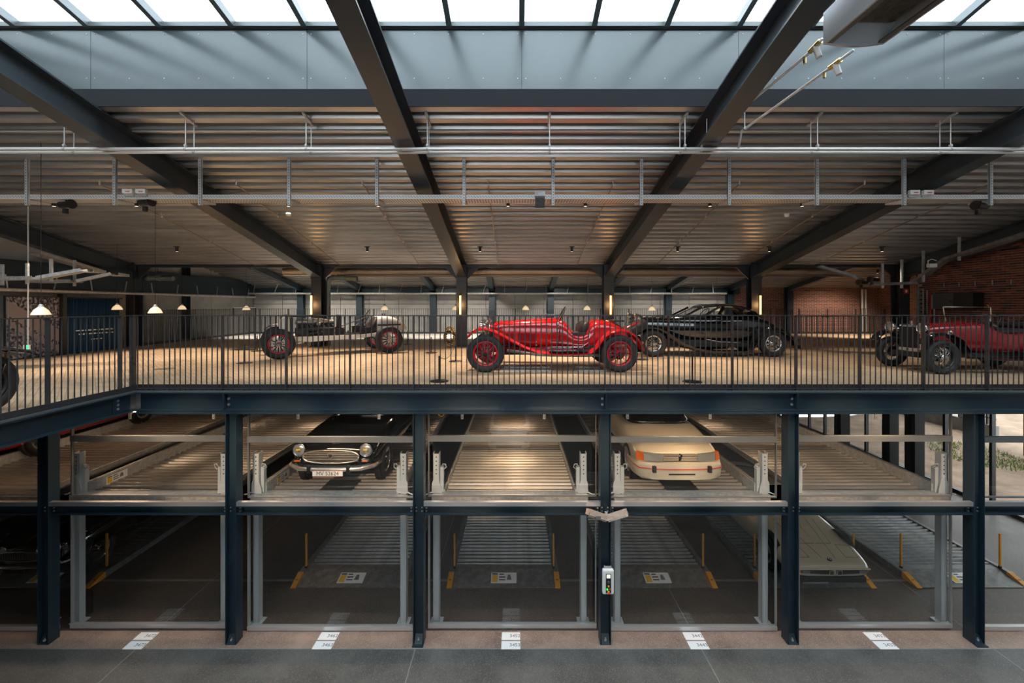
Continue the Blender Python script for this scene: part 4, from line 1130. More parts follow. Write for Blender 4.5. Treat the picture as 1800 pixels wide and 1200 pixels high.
for k, (w, z) in enumerate(((1.15, .62), (1.0, .52), (.32, .36))):
    ln_ = MB(); y = -w / 2
    while y < w / 2:
        l = random.uniform(.04, .12); ln_.box(.050, .053, y, min(y + l, w / 2), z - .016, z + .016); y += l + .035
    o = ln_.build('printed_line', 'label_white', cu); o.location = (0, (D1 + D2) / 2 - 12.5, 0)
tag(MB().box(XW - .1, XW + .05, onwall(105, 600)[0] + .03, onwall(117, 600)[0] - .03, UF, CAMZ + .3).build('wall_post', 'dark_steel'), 'dark post between the photo mural and the blue curtain', 'post')
ex = thing('exit_sign', 'small lit green emergency exit sign before the mural', 'sign', P(47, 610, 9.6))
MB().box(-.07, .07, -.015, .015, -.05, .05).build('case', 'box_white', ex); MB().box(-.03, .06, -.018, -.015, -.035, .035).build('pictogram', 'sign_green', ex)
MB().cyl((.03, 0, .05), (.03, 0, zdeck(9.6) - P(47, 610, 9.6).z), .012, 8).build('pendant_rod', 'pipe_zinc', ex)
# barrier stands
ST = [(430, 638, 'barrier stand left of the white chassis car', 1), (452, 617, 'barrier stand partly behind the front wheel of the white chassis car', 1), (772, 670, 'barrier stand in front of the roadster front wheel', 1), (801, 635, 'barrier stand just left of the roadster', 1),
      (758, 620, 'barrier stand between the white chassis car and the roadster', 1), (716, 605, 'barrier stand behind the tail of the white chassis car', 1), (1217, 671, 'barrier stand in front of the black coupe', 1), (1128, 632, 'barrier stand behind the roadster tail', 1)]
for x, y, lab, _ in ST:
    D = 1.32 * F / (y - 536); X = (x - VX) / F * D
    t = thing('barrier_stand', 'black ' + lab, 'barrier stand', (X, D, UF), 0, 'black barrier stands')
    MB().lathe([(.001, .016), (.15, .014), (.16, .006), (.16, .0)], n=28).build('base', 'black', t, smooth=40)
    MB().cyl((0, 0, .01), (0, 0, .44), .015, 10).build('pole', 'black', t, smooth=40)
def cord(a, b, lab):
    a, b = [Vector(((x - VX) / F * (1.32 * F / (y - 536)), 1.32 * F / (y - 536), UF + .42)) for x, y in (a, b)]
    pts = [a.lerp(b, u) + Vector((0, 0, -.16 * math.sin(math.pi * u))) for u in [k / 10 for k in range(11)]]
    tag(MB().tube(pts, .006, 6).build('rope', 'black', smooth=True), lab, 'cord', 'black barrier cords')
cord((772, 670), (801, 635), 'black cord slung between the stands at the roadster nose'); cord((430, 638), (452, 617), 'black cord slung between the stands left of the white chassis car')
# drip trays under the roadster
for x0, x1, lab in ((880, 972, 'silver drip tray under the roadster engine'), (1010, 1066, 'silver drip tray under the roadster rear axle')):
    D = 8.75
    X0, X1 = (x0 - VX) / F * D, (x1 - VX) / F * D
    t = thing('drip_tray', lab, 'drip tray', ((X0 + X1) / 2, D, UF), 0, 'silver drip trays'); w = (X1 - X0) / 2
    rr = .05
    MB().prism([(-w + rr, -.24), (w - rr, -.24), (w, -.24 + rr), (w, .24 - rr), (w - rr, .24), (-w + rr, .24), (-w, .24 - rr), (-w, -.24 + rr)], 'z', 0, .012).build('sheet', 'galv', t)
    for s in (-1, 1):
        MB().box(-w + .05, w - .05, s * .235 - .005, s * .235 + .005, .012, .022).build('rim', 'alu', t)
# brass wreath leaning on the column
wr_ = thing('brass_wreath', 'oval brass wreath leaning at the column left of the roadster', 'ornament', (-2.05, 13.12, UF))
for k in range(26):
    a_ = 2 * math.pi * k / 26
    c = Vector((.14 * math.cos(a_), .16 - .10 * (1 + math.sin(a_)) * -.5 - .16 * .0, .33 + .29 * math.sin(a_)))
    MB().ball((c.x, c.y, c.z), .055, .03, .035, 8, 5).build('leaf', 'brass', wr_, smooth=True)
MB().lathe([(.16, -.02), (.2, 0), (.16, .02), (.12, 0), (.16, -.02)], (0, 0, 0), 'y', 24).build('ring', 'brass', wr_, smooth=True).location = (0, .2, .33)
# steel stand at the left of the white car
t = thing('display_frame', 'thin black frame stand left of the white chassis car', 'stand', ((440 - VX) / F * 12.6, 12.6, UF))
hh = CAMZ - (541 - 536) / F * 12.6 - UF
for x in (-.5, .15):
    MB().box(x - .012, x + .012, -.012, .012, 0, hh).build('upright', 'black', t)
MB().box(-.512, .162, -.012, .012, hh, hh + .02).build('top_bar', 'pipe_zinc', t); MB().box(-.512, .162, -.15, .15, 0, .01).build('foot', 'black', t)
# dark wall cabinet pair on the right brick wall
cbn = thing('wall_cabinet', 'dark steel wall cabinet on the right brick wall', 'cabinet', (WX - .01, 12.4, CAMZ - .12))
def onr(x): return (WX - .3) * F / (x - VX)
MB().box(-.30, 0, onr(1676) - 12.4, onr(1640) - 12.4, 0, .48).build('body', 'grey_paint', cbn, bevel=.008)
MB().box(-.32, 0, onr(1712) - 12.4, onr(1677) - 12.4, .0, .48).build('body', 'black', cbn, bevel=.008)
MB().box(-.315, -.30, onr(1674) - 12.4, onr(1671) - 12.4, .2, .26).build('lock', 'chrome', cbn)
MB().box(-.28, 0, onr(1639) - 12.4, onr(1636) - 12.4, .0, .44).build('side_strip', 'wood_box', cbn)
ck = thing('pipe_cluster', 'bundle of vertical conduits at the near edge of the brick wall', 'conduit', (WX - .1, 13.9, UF))
for k, (dy, r, m) in enumerate(((.2, .05, 'galv_dark'), (.02, .02, 'galv'), (-.12, .022, 'galv'), (-.22, .03, 'sign_red'), (-.35, .022, 'galv'))):
    MB().cyl((0, dy, 0), (0, dy, 1.9 - .05 * k), r, 8).build('conduit', m, ck, smooth=40)
cd = thing('wall_conduit', 'stepped conduit line above the wall cabinet', 'conduit', (WX - .04, 12.4, CAMZ + .56))
MB().cyl((0, -1.0, 0), (0, 1.2, 0), .012, 6).build('conduit', 'galv_dark', cd)
for k in range(5):
    MB().cyl((0, -.9 + .45 * k, 0), (0, -.9 + .45 * k, .14), .014, 6).build('riser', 'galv', cd)
fs = thing('fire_sign', 'small red fire sign on the dark column in the brick corner', 'sign', (GX[5], 13.54, CAMZ + .36)); MB().box(-.08, .08, -.012, 0, 0, .16).build('plate', 'sign_red', fs); MB().box(-.03, .03, -.014, -.012, .04, .12).build('pictogram', 'label_white', fs)
# far downpipes on the brick
t = thing('downpipe', 'pair of bright downpipes on the far brick wall', 'pipe', P(1518, 585, 19.9)); t.location.z = UF
for dx in (-.06, .10):
    MB().cyl((dx, 0, 0), (dx, 0, 2.05), .05, 10).build('pipe', 'pipe_zinc', t, smooth=40)
tag(MB().box(14.1, 16.0, 15.0, 15.3, UF, UF + 3).build('corner_column', 'black_soft'), 'broad black column before the far brick corner', 'column') if False else None
# far brick building, cut low so daylight reaches the soil, and fence outside
hs = thing('brick_building', 'foot of a red brick building beyond the soil bank, cut low', 'wall', (16.9, 11, .2))
MB().box(0, .35, -3, 3.2, 0, 1.75).build('brickwork', 'brick_far', hs); MB().box(-.05, .4, -3.05, 3.25, 1.75, 1.83).build('coping', 'slab', hs)
for yy in (-2.2, -.4, 1.4):
    MB().box(-.06, 0, yy - .14, yy + .14, 0, 1.75).build('pilaster', 'slab', hs)
rw_ = thing('retaining_wall', 'low concrete retaining wall with a dark fence on the soil bank', 'wall', (17.6, 17.6, .2))
MB().box(0, .2, -1.9, 2.1, 0, .55).build('wall', 'slab', rw_)
for yy in (-1.6, -.6, .4, 1.4):
    MB().box(.06, .12, yy - .03, yy + .03, .55, 1.5).build('fence_post', 'dark_steel', rw_)
for z in (.8, 1.1, 1.4):
    MB().box(.08, .10, -1.9, 2.1, z - .02, z + .02).build('fence_rail', 'dark_steel', rw_)
for k in range(60):
    pass
gb = MB()
for k in range(9000):
    X = random.uniform(14.2, 17.5); Y = random.uniform(10, 19.5); t_ = max(0, (X - 14) / 16); h = -.02 + 1.5 * min(1, t_) ** 1.2
    if (math.sin(X * 1.3) + math.sin(Y * .9 + 1)) < 1.25: continue
    s = random.uniform(.05, .13); a_ = random.uniform(0, 6.3)
    gb.add([(X - .014 * math.cos(a_), Y - .014 * math.sin(a_), h), (X + .014 * math.cos(a_), Y + .014 * math.sin(a_), h), (X + random.uniform(-.05, .05), Y + random.uniform(-.05, .05), h + s)], [(0, 1, 2)])
g_ = gb.build('grass_tufts', 'grass'); g_['kind'] = 'stuff'; g_['label'] = 'green weeds growing on the soil bank'; g_['category'] = 'grass'
# ================================================================== CARS
# local frame of every car: +x forward, +y left, z up, origin on the ground at mid wheelbase
_wc = {}
def wheel_meshes(key, r, w, rim_r, rim_m, spoke_m, kind, tyre_m='tyre'):
    if key in _wc:
        return _wc[key]
    res = []
    h = w / 2; q = (r - rim_r)
    prof = [(rim_r, -h * .72), (rim_r + q * .25, -h * .92), (rim_r + q * .6, -h), (r - q * .12, -h * .82), (r, -h * .5), (r, 0), (r, h * .5), (r - q * .12, h * .82), (rim_r + q * .6, h), (rim_r + q * .25, h * .92), (rim_r, h * .72), (rim_r, -h * .72)]
    res.append(('tyre', meshof(MB().lathe(prof, axis='y', n=36), 'tyre', tyre_m, True)))
    res.append(('rim', meshof(MB().lathe([(rim_r * 1.02, -h * .7), (rim_r * 1.03, h * .72), (rim_r * .97, h * .76), (rim_r * .88, h * .60), (rim_r * .86, h * .1), (rim_r * .86, -h * .5), (rim_r * 1.0, -h * .7)], axis='y', n=36), 'rim', rim_m, True)))
    if kind == 'wire':
        sp = MB(); n = 24
        for k in range(n):
            for lay, (hy, ry, tw) in enumerate(((h * .95, h * .25, .22), (h * .1, h * .15, -.22))):
                a = 2 * math.pi * (k + .5 * lay) / n; b = a + (tw if k % 2 else -tw)
                sp.cyl((.055 * math.cos(a), hy, .055 * math.sin(a)), (rim_r * .88 * math.cos(b), ry, rim_r * .88 * math.sin(b)), .0055 if spoke_m == 'white_enamel' else .0036, 4, cap=False)
        res.append(('spokes', meshof(sp, 'spokes', spoke_m)))
        res.append(('hub', meshof(MB().lathe([(.06, -h * .3), (.06, h * .7), (.05, h * .95), (.035, h * 1.1), (.03, h * 1.2), (.001, h * 1.25)], axis='y', n=16), 'hub', spoke_m if rim_m != 'red_wheel' else rim_m, True)))
        res.append(('wheel_nut', meshof(MB().box(-.07, .07, h * 1.12, h * 1.20, -.015, .015).cyl((0, h * .95, 0), (0, h * 1.35, 0), .042, 14), 'wheel_nut', 'chrome')))
        res.append(('brake_drum', meshof(MB().cyl((0, -h * .6, 0), (0, -h * .2, 0), rim_r * .5, 20), 'brake_drum', 'black')))
    else:
        res.append(('wheel_disc', meshof(MB().lathe([(rim_r * .92, h * .35), (rim_r * .75, h * .45), (rim_r * .6, h * .3), (rim_r * .35, h * .35), (rim_r * .3, h * .6), (.001, h * .7)], axis='y', n=28), 'wheel_disc', spoke_m, True)))
        sl = MB()
        for k in range(10):
            a = 2 * math.pi * k / 10
            sl.cyl((rim_r * .68 * math.cos(a), h * .36, rim_r * .68 * math.sin(a)), (rim_r * .68 * math.cos(a), h * .46, rim_r * .68 * math.sin(a)), .022, 8)
        res.append(('vents', meshof(sl, 'vents', 'black')))
    _wc[key] = res
    return res
def wheel(par, x, y, r, w, spec, name='wheel', rot=None):
    e = bpy.data.objects.new(name, None); COL.objects.link(e); e.parent = par; e.empty_display_size = .05
    e.location = (x, y, r); e.rotation_euler = rot or ((0, 0, 0) if y > 0 else (0, 0, math.pi))
    for nm, me in spec:
        inst(me, nm, e)
    return e
def shell(par, name, m, secs, sub=2, cap=True):
    """secs: (x, half profile [(y,z)...] from bottom centre to top centre)"""
    rings = []
    for x, hp in secs:
        left = [(x, y, z) for y, z in hp]
        right = [(x, -y, z) for y, z in reversed(hp[1:-1])]
        rings.append(left + right)
    return MB().loft(rings, True, cap).build(name, m, par, smooth=True, subsurf=sub)
def hp(w, zb, zt, belt=.5, tum=.9, crown=.03):
    zm = zb + (zt - zb) * belt
    return [(0, zb), (w * .82, zb), (w * .98, zb + (zm - zb) * .4), (w, zm), (w * tum, zt - (zt - zm) * .25), (w * tum * .8, zt - crown), (w * tum * .4, zt - crown * .2), (0, zt)]
def fender(par, path, y0, y1, m, crown=.04, th=.012, name='mudguard', taper=None):
    pts = [Vector((x, 0, z)) for x, z in path]; rings = []; n = 8
    for i, p in enumerate(pts):
        d = (pts[min(i + 1, len(pts) - 1)] - pts[max(i - 1, 0)]).normalized(); nr = Vector((-d.z, 0, d.x))
        if nr.z < 0 and abs(nr.z) > .3:
            nr = -nr
        if i and nr.dot(prev) < 0:
            nr = -nr
        prev = nr
        tp = 1 if not taper else taper(i / (len(pts) - 1))
        c = (y0 + y1) / 2; hw = (y1 - y0) / 2 * tp
        top = []; bot = []
        for k in range(n + 1):
            u = 2 * k / n - 1
            off = crown * (1 - abs(u) ** 2.4)
            q = p + nr * off; q.y = c + hw * u; top.append(q)
            q2 = p + nr * (off - th); q2.y = c + hw * u * .985; bot.append(q2)
        rings.append(top + bot[::-1])
    return MB().loft(rings, True, True).build(name, m, par, smooth=50)
def lamp(par, c, r, m='chrome', name='headlamp', d=(1, 0, 0), depth=1.3):
    c = Vector(c)
    b = MB().lathe([(r, 0), (r * .98, -r * .25), (r * .8, -r * depth * .65), (r * .4, -r * depth * .95), (.001, -r * depth)], axis='x', n=20).build(name, m, par, smooth=True)
    b.location = c; b.rotation_euler = Vector(d).to_track_quat('X', 'Z').to_euler()
    MB().lathe([(r * .95, 0), (r * .8, r * .12), (r * .4, r * .22), (.001, r * .25)], axis='x', n=20).build('lens', 'lens', b, smooth=True)
    MB().lathe([(r * .93, -.004), (r * 1.06, .0), (r * 1.03, .016), (r * .93, .014), (r * .93, -.004)], axis='x', n=20).build('bezel', m, b, smooth=True)
    return b
def steering(par, c, r, tilt, m='black'):
    s = MB().lathe([(r - .012, 0), (r, .012), (r + .012, 0), (r, -.012), (r - .012, 0)], axis='x', n=28).build('steering_wheel', m, par, smooth=True)
    s.location = c; s.rotation_euler = (0, tilt, 0)
    for a in (90, 210, 330):
        MB().bar((0, 0, 0), (0, r * math.cos(R(a)), r * math.sin(R(a))), .02, .006, (1, 0, 0)).build('spoke', 'chrome', s)
    return s

# ------------------------------------------------------------------ red open roadster
Xc, Dc = .795 + SX(8.4), 9.10
car = thing('roadster', 'bright red open pre-war roadster with red wire wheels', 'car', (Xc, Dc, UF), math.pi)
def rp(x, y, D=8.68):                      # side-view reading of the near body side
    s = F / D; return (-((x - VX) / s - Xc), 1.32 - (y - 536) / s)
ws = wheel_meshes('roadster', .365, .165, .245, 'red_wheel', 'red_wheel', 'wire')
xf, xr = 1.315, -1.315
for x in (xf, xr):
    for y in (.69, -.69):
        wheel(car, x, y, .365, .165, ws)
B = [(862, 566.5, .21, .56), (880, 565, .26, .50), (910, 563, .32, .46), (940, 561, .38, .43), (965, 559.5, .43, .42), (984, 559, .46, .42), (994, 562, .48, .42), (1001, 574, .49, .42), (1008, 584, .50, .42), (1022, 585, .505, .42), (1032, 582, .51, .42), (1038, 567, .51, .42), (1048, 561, .50, .42), (1066, 562, .46, .42), (1086, 567, .40, .44), (1104, 576, .32, .47), (1120, 590, .22, .50), (1129, 603, .12, .52)]
secs = []
for x, y, w, zb in B:
    lx, zt = rp(x, y); lx = min(lx, 9)
    secs.append((lx, hp(w, zb, zt, .55, .93, .035)))
shell(car, 'body', 'red_paint', secs, 1)
# radiator
lx, zt = rp(862, 566)
rad = shell(car, 'radiator_shell', 'chrome', [(lx + .0, hp(.225, .50, zt + .015, .5, .98, .02)), (lx + .07, hp(.22, .50, zt + .01, .5, .98, .02))], 1)
MB().box(lx + .068, lx + .078, -.17, .17, .54, zt - .05).build('grille', 'engine', car)
for k in range(9):
    MB().box(lx + .078, lx + .082, -.16 + k * .04 - .004, -.16 + k * .04 + .004, .54, zt - .05).build('grille_bar', 'chrome', car)
MB().cyl((lx + .04, 0, zt), (lx + .04, 0, zt + .07), .025, 12).build('radiator_cap', 'chrome', car, smooth=40)
for y in (.27, -.27):
    a, b = rp(846, 573); lamp(car, (a + .02, y, b - .0), .115)
    MB().cyl((a - .06, y * .8, b - .10), (a - .06, y * .8, .55), .016, 8).build('lamp_bracket', 'chrome', car)
MB().cyl((lx + .1, -.3, .84), (lx + .1, .3, .84), .014, 8).build('lamp_bar', 'chrome', car)
for y in (-.08, .08):
    MB().ball((lx + .06, y * 4.4, .98), .045).build('horn', 'chrome', car, smooth=True)
# mudguards: front sweep, running board, rear
FP = [(822, 594), (826, 588), (834, 582), (845, 579), (856, 579.5), (868, 583), (882, 590), (900, 600), (922, 611), (944, 619), (965, 622), (985, 623), (1010, 623), (1032, 622)]
RP = [(1026, 623), (1040, 620), (1050, 611), (1057, 601), (1066, 591), (1077, 584), (1091, 581), (1106, 584), (1118, 592), (1127, 604), (1132, 617)]
for s in (1, -1):
    y0, y1 = sorted((s * .50, s * .80))
    fender(car, [rp(x, y, 8.32) for x, y in FP], y0, y1, 'red_paint', .035)
    fender(car, [rp(x, y, 8.32) for x, y in RP], y0, y1, 'red_paint', .04)
    a = rp(966, 619, 8.32); b = rp(1034, 619, 8.32)
    MB().box(b[0], a[0], min(s * .52, s * .80), max(s * .52, s * .80), a[1] + .005, a[1] + .022).build('step_plate', 'chrome', car)
    a = rp(1012, 621, 8.4); b = rp(1044, 609, 8.4)
    MB().bar((a[0], s * .79, a[1] + .05), (b[0], s * .79, b[1] + .03), .03, .05).build('kick_guard', 'chrome', car)
# bonnet: louvres, hinge strip, straps
a0 = rp(872, 576); a1 = rp(965, 573)
for s in (1, -1):
    MB().bar((a0[0], s * .262, a0[1] + .01), (a1[0], s * .432, a1[1] + .02), .012, .012).build('bonnet_strip', 'chrome', car)
    for k in range(22):
        if k in (9, 10):
            continue
        u = k / 21; x = 880 + u * 60
        p1 = rp(x, 586); w = .275 + .10 * u
        MB().box(p1[0] - .006, p1[0] + .006, min(s * w, s * (w + .03)), max(s * w, s * (w + .03)), p1[1] - .16, p1[1]).build('louvre', 'crimson_paint', car)
    for x, y in ((876, 584), (908, 601), (943, 601), (943, 607)):
        p1 = rp(x, y); u = (x - 865) / 100; MB().ball((p1[0], s * (.27 + .14 * u), p1[1]), .018, n=8, m=6).build('catch', 'chrome', car, smooth=True)
    # sill strip and door line
    a = rp(948, 609); b = rp(1022, 609); c = rp(1034, 600); d = rp(1037, 575)
    MB().tube([(a[0], s * .475, a[1]), (b[0], s * .515, b[1]), (c[0], s * .52, c[1]), (d[0], s * .515, d[1])], .007, 6).build('trim_strip', 'chrome', car, smooth=True)
    MB().cyl((rp(965, 583)[0], s * .47, rp(965, 583)[1]), (rp(965, 583)[0], s * .482, rp(965, 583)[1]), .025, 12).build('badge', 'brass', car)
    # chassis member
    MB().box(-1.5, 1.55, min(s * .36, s * .42), max(s * .36, s * .42), .36, .46).build('chassis_rail', 'crimson_paint', car)
MB().box(-1.2, 1.0, -.34, .34, .30, .42).build('undertray', 'black_soft', car)
MB().cyl((xf, -.62, .365), (xf, .62, .365), .03, 10).build('front_axle', 'red_wheel', car, smooth=40)
MB().cyl((xr, -.62, .365), (xr, .62, .365), .045, 10).build('rear_axle', 'red_wheel', car, smooth=40)
MB().tube([(.9, .45, .40), (.2, .47, .31), (-.7, .47, .30), (-1.6, .42, .33)], .03, 8).build('exhaust_pipe', 'engine_alu', car, smooth=True)
# cockpit
a = rp(1020, 585); c0 = rp(1004, 590)[0]
MB().box(rp(1036, 590)[0], rp(1002, 590)[0], -.46, .46, .60, rp(1000, 583)[1] - .015).build('cockpit_floor', 'leather', car)
sb = rp(1034, 562)
shell(car, 'seat', 'leather', [(rp(1018, 580)[0], hp(.42, .62, .86, .6, .95, .02)), (rp(1026, 566)[0], hp(.43, .62, 1.0, .6, .95, .03)), (rp(1040, 563)[0], hp(.40, .62, 1.04, .6, .9, .04))], 1)
st = rp(987, 558); steering(car, (st[0] - .02, .2, st[1] + .045), .20, R(-28))
# folded windscreen, aero screen, mirror
w0 = rp(957, 556); w1 = rp(985, 556)
MB().box(w1[0], w0[0], -.42, .42, w0[1] + .02, w0[1] + .028).build('windscreen', 'clear_glass', car)
for y in (-.42, .42):
    MB().bar((w1[0], y, w0[1] + .024), (w0[0], y, w0[1] + .024), .015, .02).build('screen_frame', 'chrome', car)
MB().bar((w0[0], -.42, w0[1] + .024), (w0[0], .42, w0[1] + .024), .015, .02).build('screen_frame', 'chrome', car)
m_ = rp(979, 570); MB().ball((m_[0], .56, m_[1]), .03, .03, .07).build('mirror', 'chrome', car, smooth=True)
lv0 = rp(984, 572); lv1 = rp(981, 602); MB().bar((lv0[0], .50, lv0[1]), (lv1[0], .50, lv1[1]), .015, .02).build('brake_lever', 'chrome', car)
# spare wheel on the tail
sw = wheel(car, rp(1118, 590)[0] - .02, .0, .365, .165, wheel_meshes('spare', .355, .17, .22, 'red_wheel', 'red_wheel', 'wire', 'canvas'), 'spare_wheel', (R(0), R(0), R(90)))
sw.location.z = .80; sw.rotation_euler = (R(-62), 0, R(90))
MB().box(rp(1100, 572)[0], rp(1082, 572)[0], -.3, .3, rp(1090, 566)[1] - .0, rp(1090, 563)[1] + .0).build('tail_strap', 'leather', car)
tl = rp(1131, 612, 8.4); MB().ball((tl[0], .62, tl[1] + .1), .03).build('tail_lamp', 'amber', car, smooth=True)

# ------------------------------------------------------------------ white racing chassis
ha = math.atan2(-.523, -.852)
car = thing('racing_car', 'white stripped racing chassis with open engine and red-rimmed wire wheels', 'car', (-4.90 + SX(11), 11.68, UF), ha)
ws = wheel_meshes('racer', .37, .19, .235, 'red_wheel', 'white_enamel', 'wire')
for x in (1.335, -1.335):
    for y in (.67, -.67):
        wheel(car, x, y, .37, .19, ws)
for s in (1, -1):
    y = s * .36
    MB().add([(1.45, y - .03, .44), (1.45, y + .03, .44), (1.45, y + .03, .50), (1.45, y - .03, .50), (.6, y - .03, .37), (.6, y + .03, .37), (.6, y + .03, .50), (.6, y - .03, .50),
              (-.7, y - .03, .42), (-.7, y + .03, .42), (-.7, y + .03, .52), (-.7, y - .03, .52), (-1.5, y - .03, .52), (-1.5, y + .03, .52), (-1.5, y + .03, .58), (-1.5, y - .03, .58)],
             [(i + k, i + (k + 1) % 4, i + 4 + (k + 1) % 4, i + 4 + k) for i in (0, 4, 8) for k in range(4)] + [(0, 3, 2, 1), (12, 13, 14, 15)]).build('chassis_rail', 'white_enamel', car)
    MB().tube([(1.45, y, .46), (1.2, y, .36), (.95, y, .33), (.75, y, .37)], .022, 8).build('leaf_spring', 'white_enamel', car, smooth=True)
    MB().tube([(-.9, y + s * .08, .44), (-1.3, y + s * .08, .33), (-1.6, y + s * .08, .42)], .024, 8).build('leaf_spring', 'black', car, smooth=True)
    MB().cyl((1.25, s * .46, .52), (1.25, s * .50, .52), .09, 16).build('shock_absorber', 'black', car, smooth=40)
for x in (1.30, .55, -.35, -1.05):
    MB().box(x - .04, x + .04, -.36, .36, .44, .50).build('cross_member', 'white_enamel', car)
MB().cyl((1.335, -.6, .37), (1.335, .6, .37), .03, 10).build('front_axle', 'black', car, smooth=40); MB().cyl((-1.335, -.6, .37), (-1.335, .6, .37), .05, 10).build('rear_axle', 'black', car, smooth=40)
MB().ball((-1.335, 0, .37), .13).build('differential', 'black', car, smooth=True); MB().cyl((-.2, 0, .5), (-1.25, 0, .38), .035, 10).build('propshaft', 'engine', car, smooth=40)
shell(car, 'radiator_cowl', 'white_paint', [(1.30, hp(.22, .46, .88, .5, .95)), (1.26, hp(.30, .42, 1.0, .5, .97)), (1.16, hp(.31, .42, 1.03, .5, .97)), (1.02, hp(.31, .44, 1.04, .5, .97))], 1)
MB().box(.99, 1.03, -.29, .29, .46, 1.0).build('radiator_core', 'black', car)
MB().cyl((1.14, 0, 1.03), (1.14, 0, 1.08), .03, 12).build('filler_cap', 'chrome', car)
# engine
MB().box(-.02, .92, -.15, .15, .50, .72).build('crankcase', 'engine', car, bevel=.02)
MB().box(.0, .90, -.11, .13, .72, .84).build('cylinder_block', 'black', car, bevel=.01)
for y in (.085, -.075):
    MB().cyl((-.02, y, .875), (.92, y, .875), .052, 12).build('cam_cover', 'engine_alu', car, smooth=40)
for k in range(8):
    x = .06 + k * .11
    MB().tube([(x, .12, .80), (x, .22, .79), (x - .05, .27, .72)], .022, 8).build('exhaust_stub', 'engine', car, smooth=True)
    MB().cyl((x, .005, .86), (x, .005, .91), .014, 8).build('spark_plug', 'label_white', car)
MB().cyl((-.2, .28, .70), (.92, .28, .70), .034, 10).build('exhaust_manifold', 'black', car, smooth=40)
MB().tube([(.9, -.05, .92), (.6, .04, .96), (.3, .1, .95), (.12, .15, .90)], .016, 8).build('ignition_harness', 'chrome_warm', car, smooth=True)
MB().ball((.40, .20, .82), .07).build('magneto', 'engine_alu', car, smooth=True); MB().ball((.40, .22, .92), .05).build('carburettor', 'chrome_warm', car, smooth=True); MB().cyl((.25, .2, .58), (.62, .2, .58), .05, 12).build('dynamo', 'black', car, smooth=40)
MB().box(-.28, -.08, -.24, .24, .46, .70).build('gearbox', 'black', car, bevel=.03)
MB().box(-.16, -.12, -.31, .31, .62, 1.05).build('firewall', 'black', car); MB().bar((1.05, .25, 1.02), (-.14, .25, 1.03), .012, .02).build('bonnet_stay', 'black', car); MB().bar((1.05, -.25, 1.02), (-.14, -.25, 1.03), .012, .02).build('bonnet_stay', 'black', car)
MB().box(-1.0, -.15, -.33, .33, .50, .53).build('floor_pan', 'black', car)
MB().cyl((-.15, .1, .72), (-.84, .1, .98), .018, 10).build('steering_column', 'chrome', car, smooth=40); steering(car, (-.86, .1, .99), .21, R(-24))
MB().tube([(-.5, .3, .5), (-.52, .3, .75), (-.6, .3, .82)], .014, 8).build('gear_lever', 'chrome', car, smooth=True)
MB().ball((-.38, .2, .60), .05).build('pedal_box', 'chrome', car, smooth=True)
shell(car, 'seat', 'leather', [(-.72, hp(.26, .52, .60, .6, 1)), (-.88, hp(.30, .52, .66, .6, 1)), (-1.02, hp(.32, .52, .92, .6, .9)), (-1.10, hp(.30, .52, 1.02, .6, .85)), (-1.16, hp(.27, .52, 1.0, .6, .85))], 1)
MB().box(-1.0, -.55, -.36, -.31, .5, .72).build('side_panel', 'black', car); MB().box(-1.0, -.62, .31, .36, .5, .70).build('side_panel', 'black', car)
shell(car, 'tail', 'white_paint', [(-1.08, hp(.36, .55, 1.0, .5, .95)), (-1.16, hp(.38, .55, 1.04, .5, .93)), (-1.45, hp(.36, .55, 1.02, .5, .9)), (-1.75, hp(.28, .57, .93, .5, .85)), (-1.95, hp(.17, .60, .78, .5, .8)), (-2.02, hp(.08, .62, .68, .5, .8))], 2)
MB().cyl((-1.35, .05, 1.02), (-1.35, .05, 1.08), .05, 14).build('filler_cap', 'chrome', car, smooth=40)
MB().box(-1.75, -1.1, .37, .385, .74, .78).build('tank_strap', 'black', car)
fender(car, [(1.62, .66), (1.5, .76), (1.35, .80), (1.15, .77)], -.60, -.74, 'black', .02)

# ------------------------------------------------------------------ black coupe
Xc, Dc = 5.12 + SX(10.9), 11.55
car = thing('coupe', 'long black pre-war coupe with flowing mudguards and chrome wire wheels', 'car', (Xc, Dc, UF), math.pi)
def bp(x, y, D=10.95):
    s = F / D; return (-((x - VX) / s - Xc), 1.32 - (y - 536) / s)
ws = wheel_meshes('coupe', .345, .17, .20, 'chrome', 'chrome', 'wire')
for x in (1.525, -1.525):
    for y in (.66, -.66):
        wheel(car, x, y, .345, .17, ws)
# lower body
LB_ = [(1128, 560, .20, .55), (1140, 559, .24, .48), (1165, 557, .32, .42), (1190, 555.5, .42, .38), (1206, 554.5, .50, .36), (1230, 553.5, .58, .34), (1270, 553, .63, .33), (1310, 553, .63, .33), (1338, 555, .58, .34), (1360, 562, .50, .36), (1380, 575, .40, .40), (1394, 596, .26, .42), (1398, 606, .16, .44)]
secs = []
for x, y, w, zb in LB_:
    lx, zt = bp(x, y); secs.append((lx, hp(w, zb, zt, .62, .93, .03)))
shell(car, 'body', 'black_paint', secs, 2)
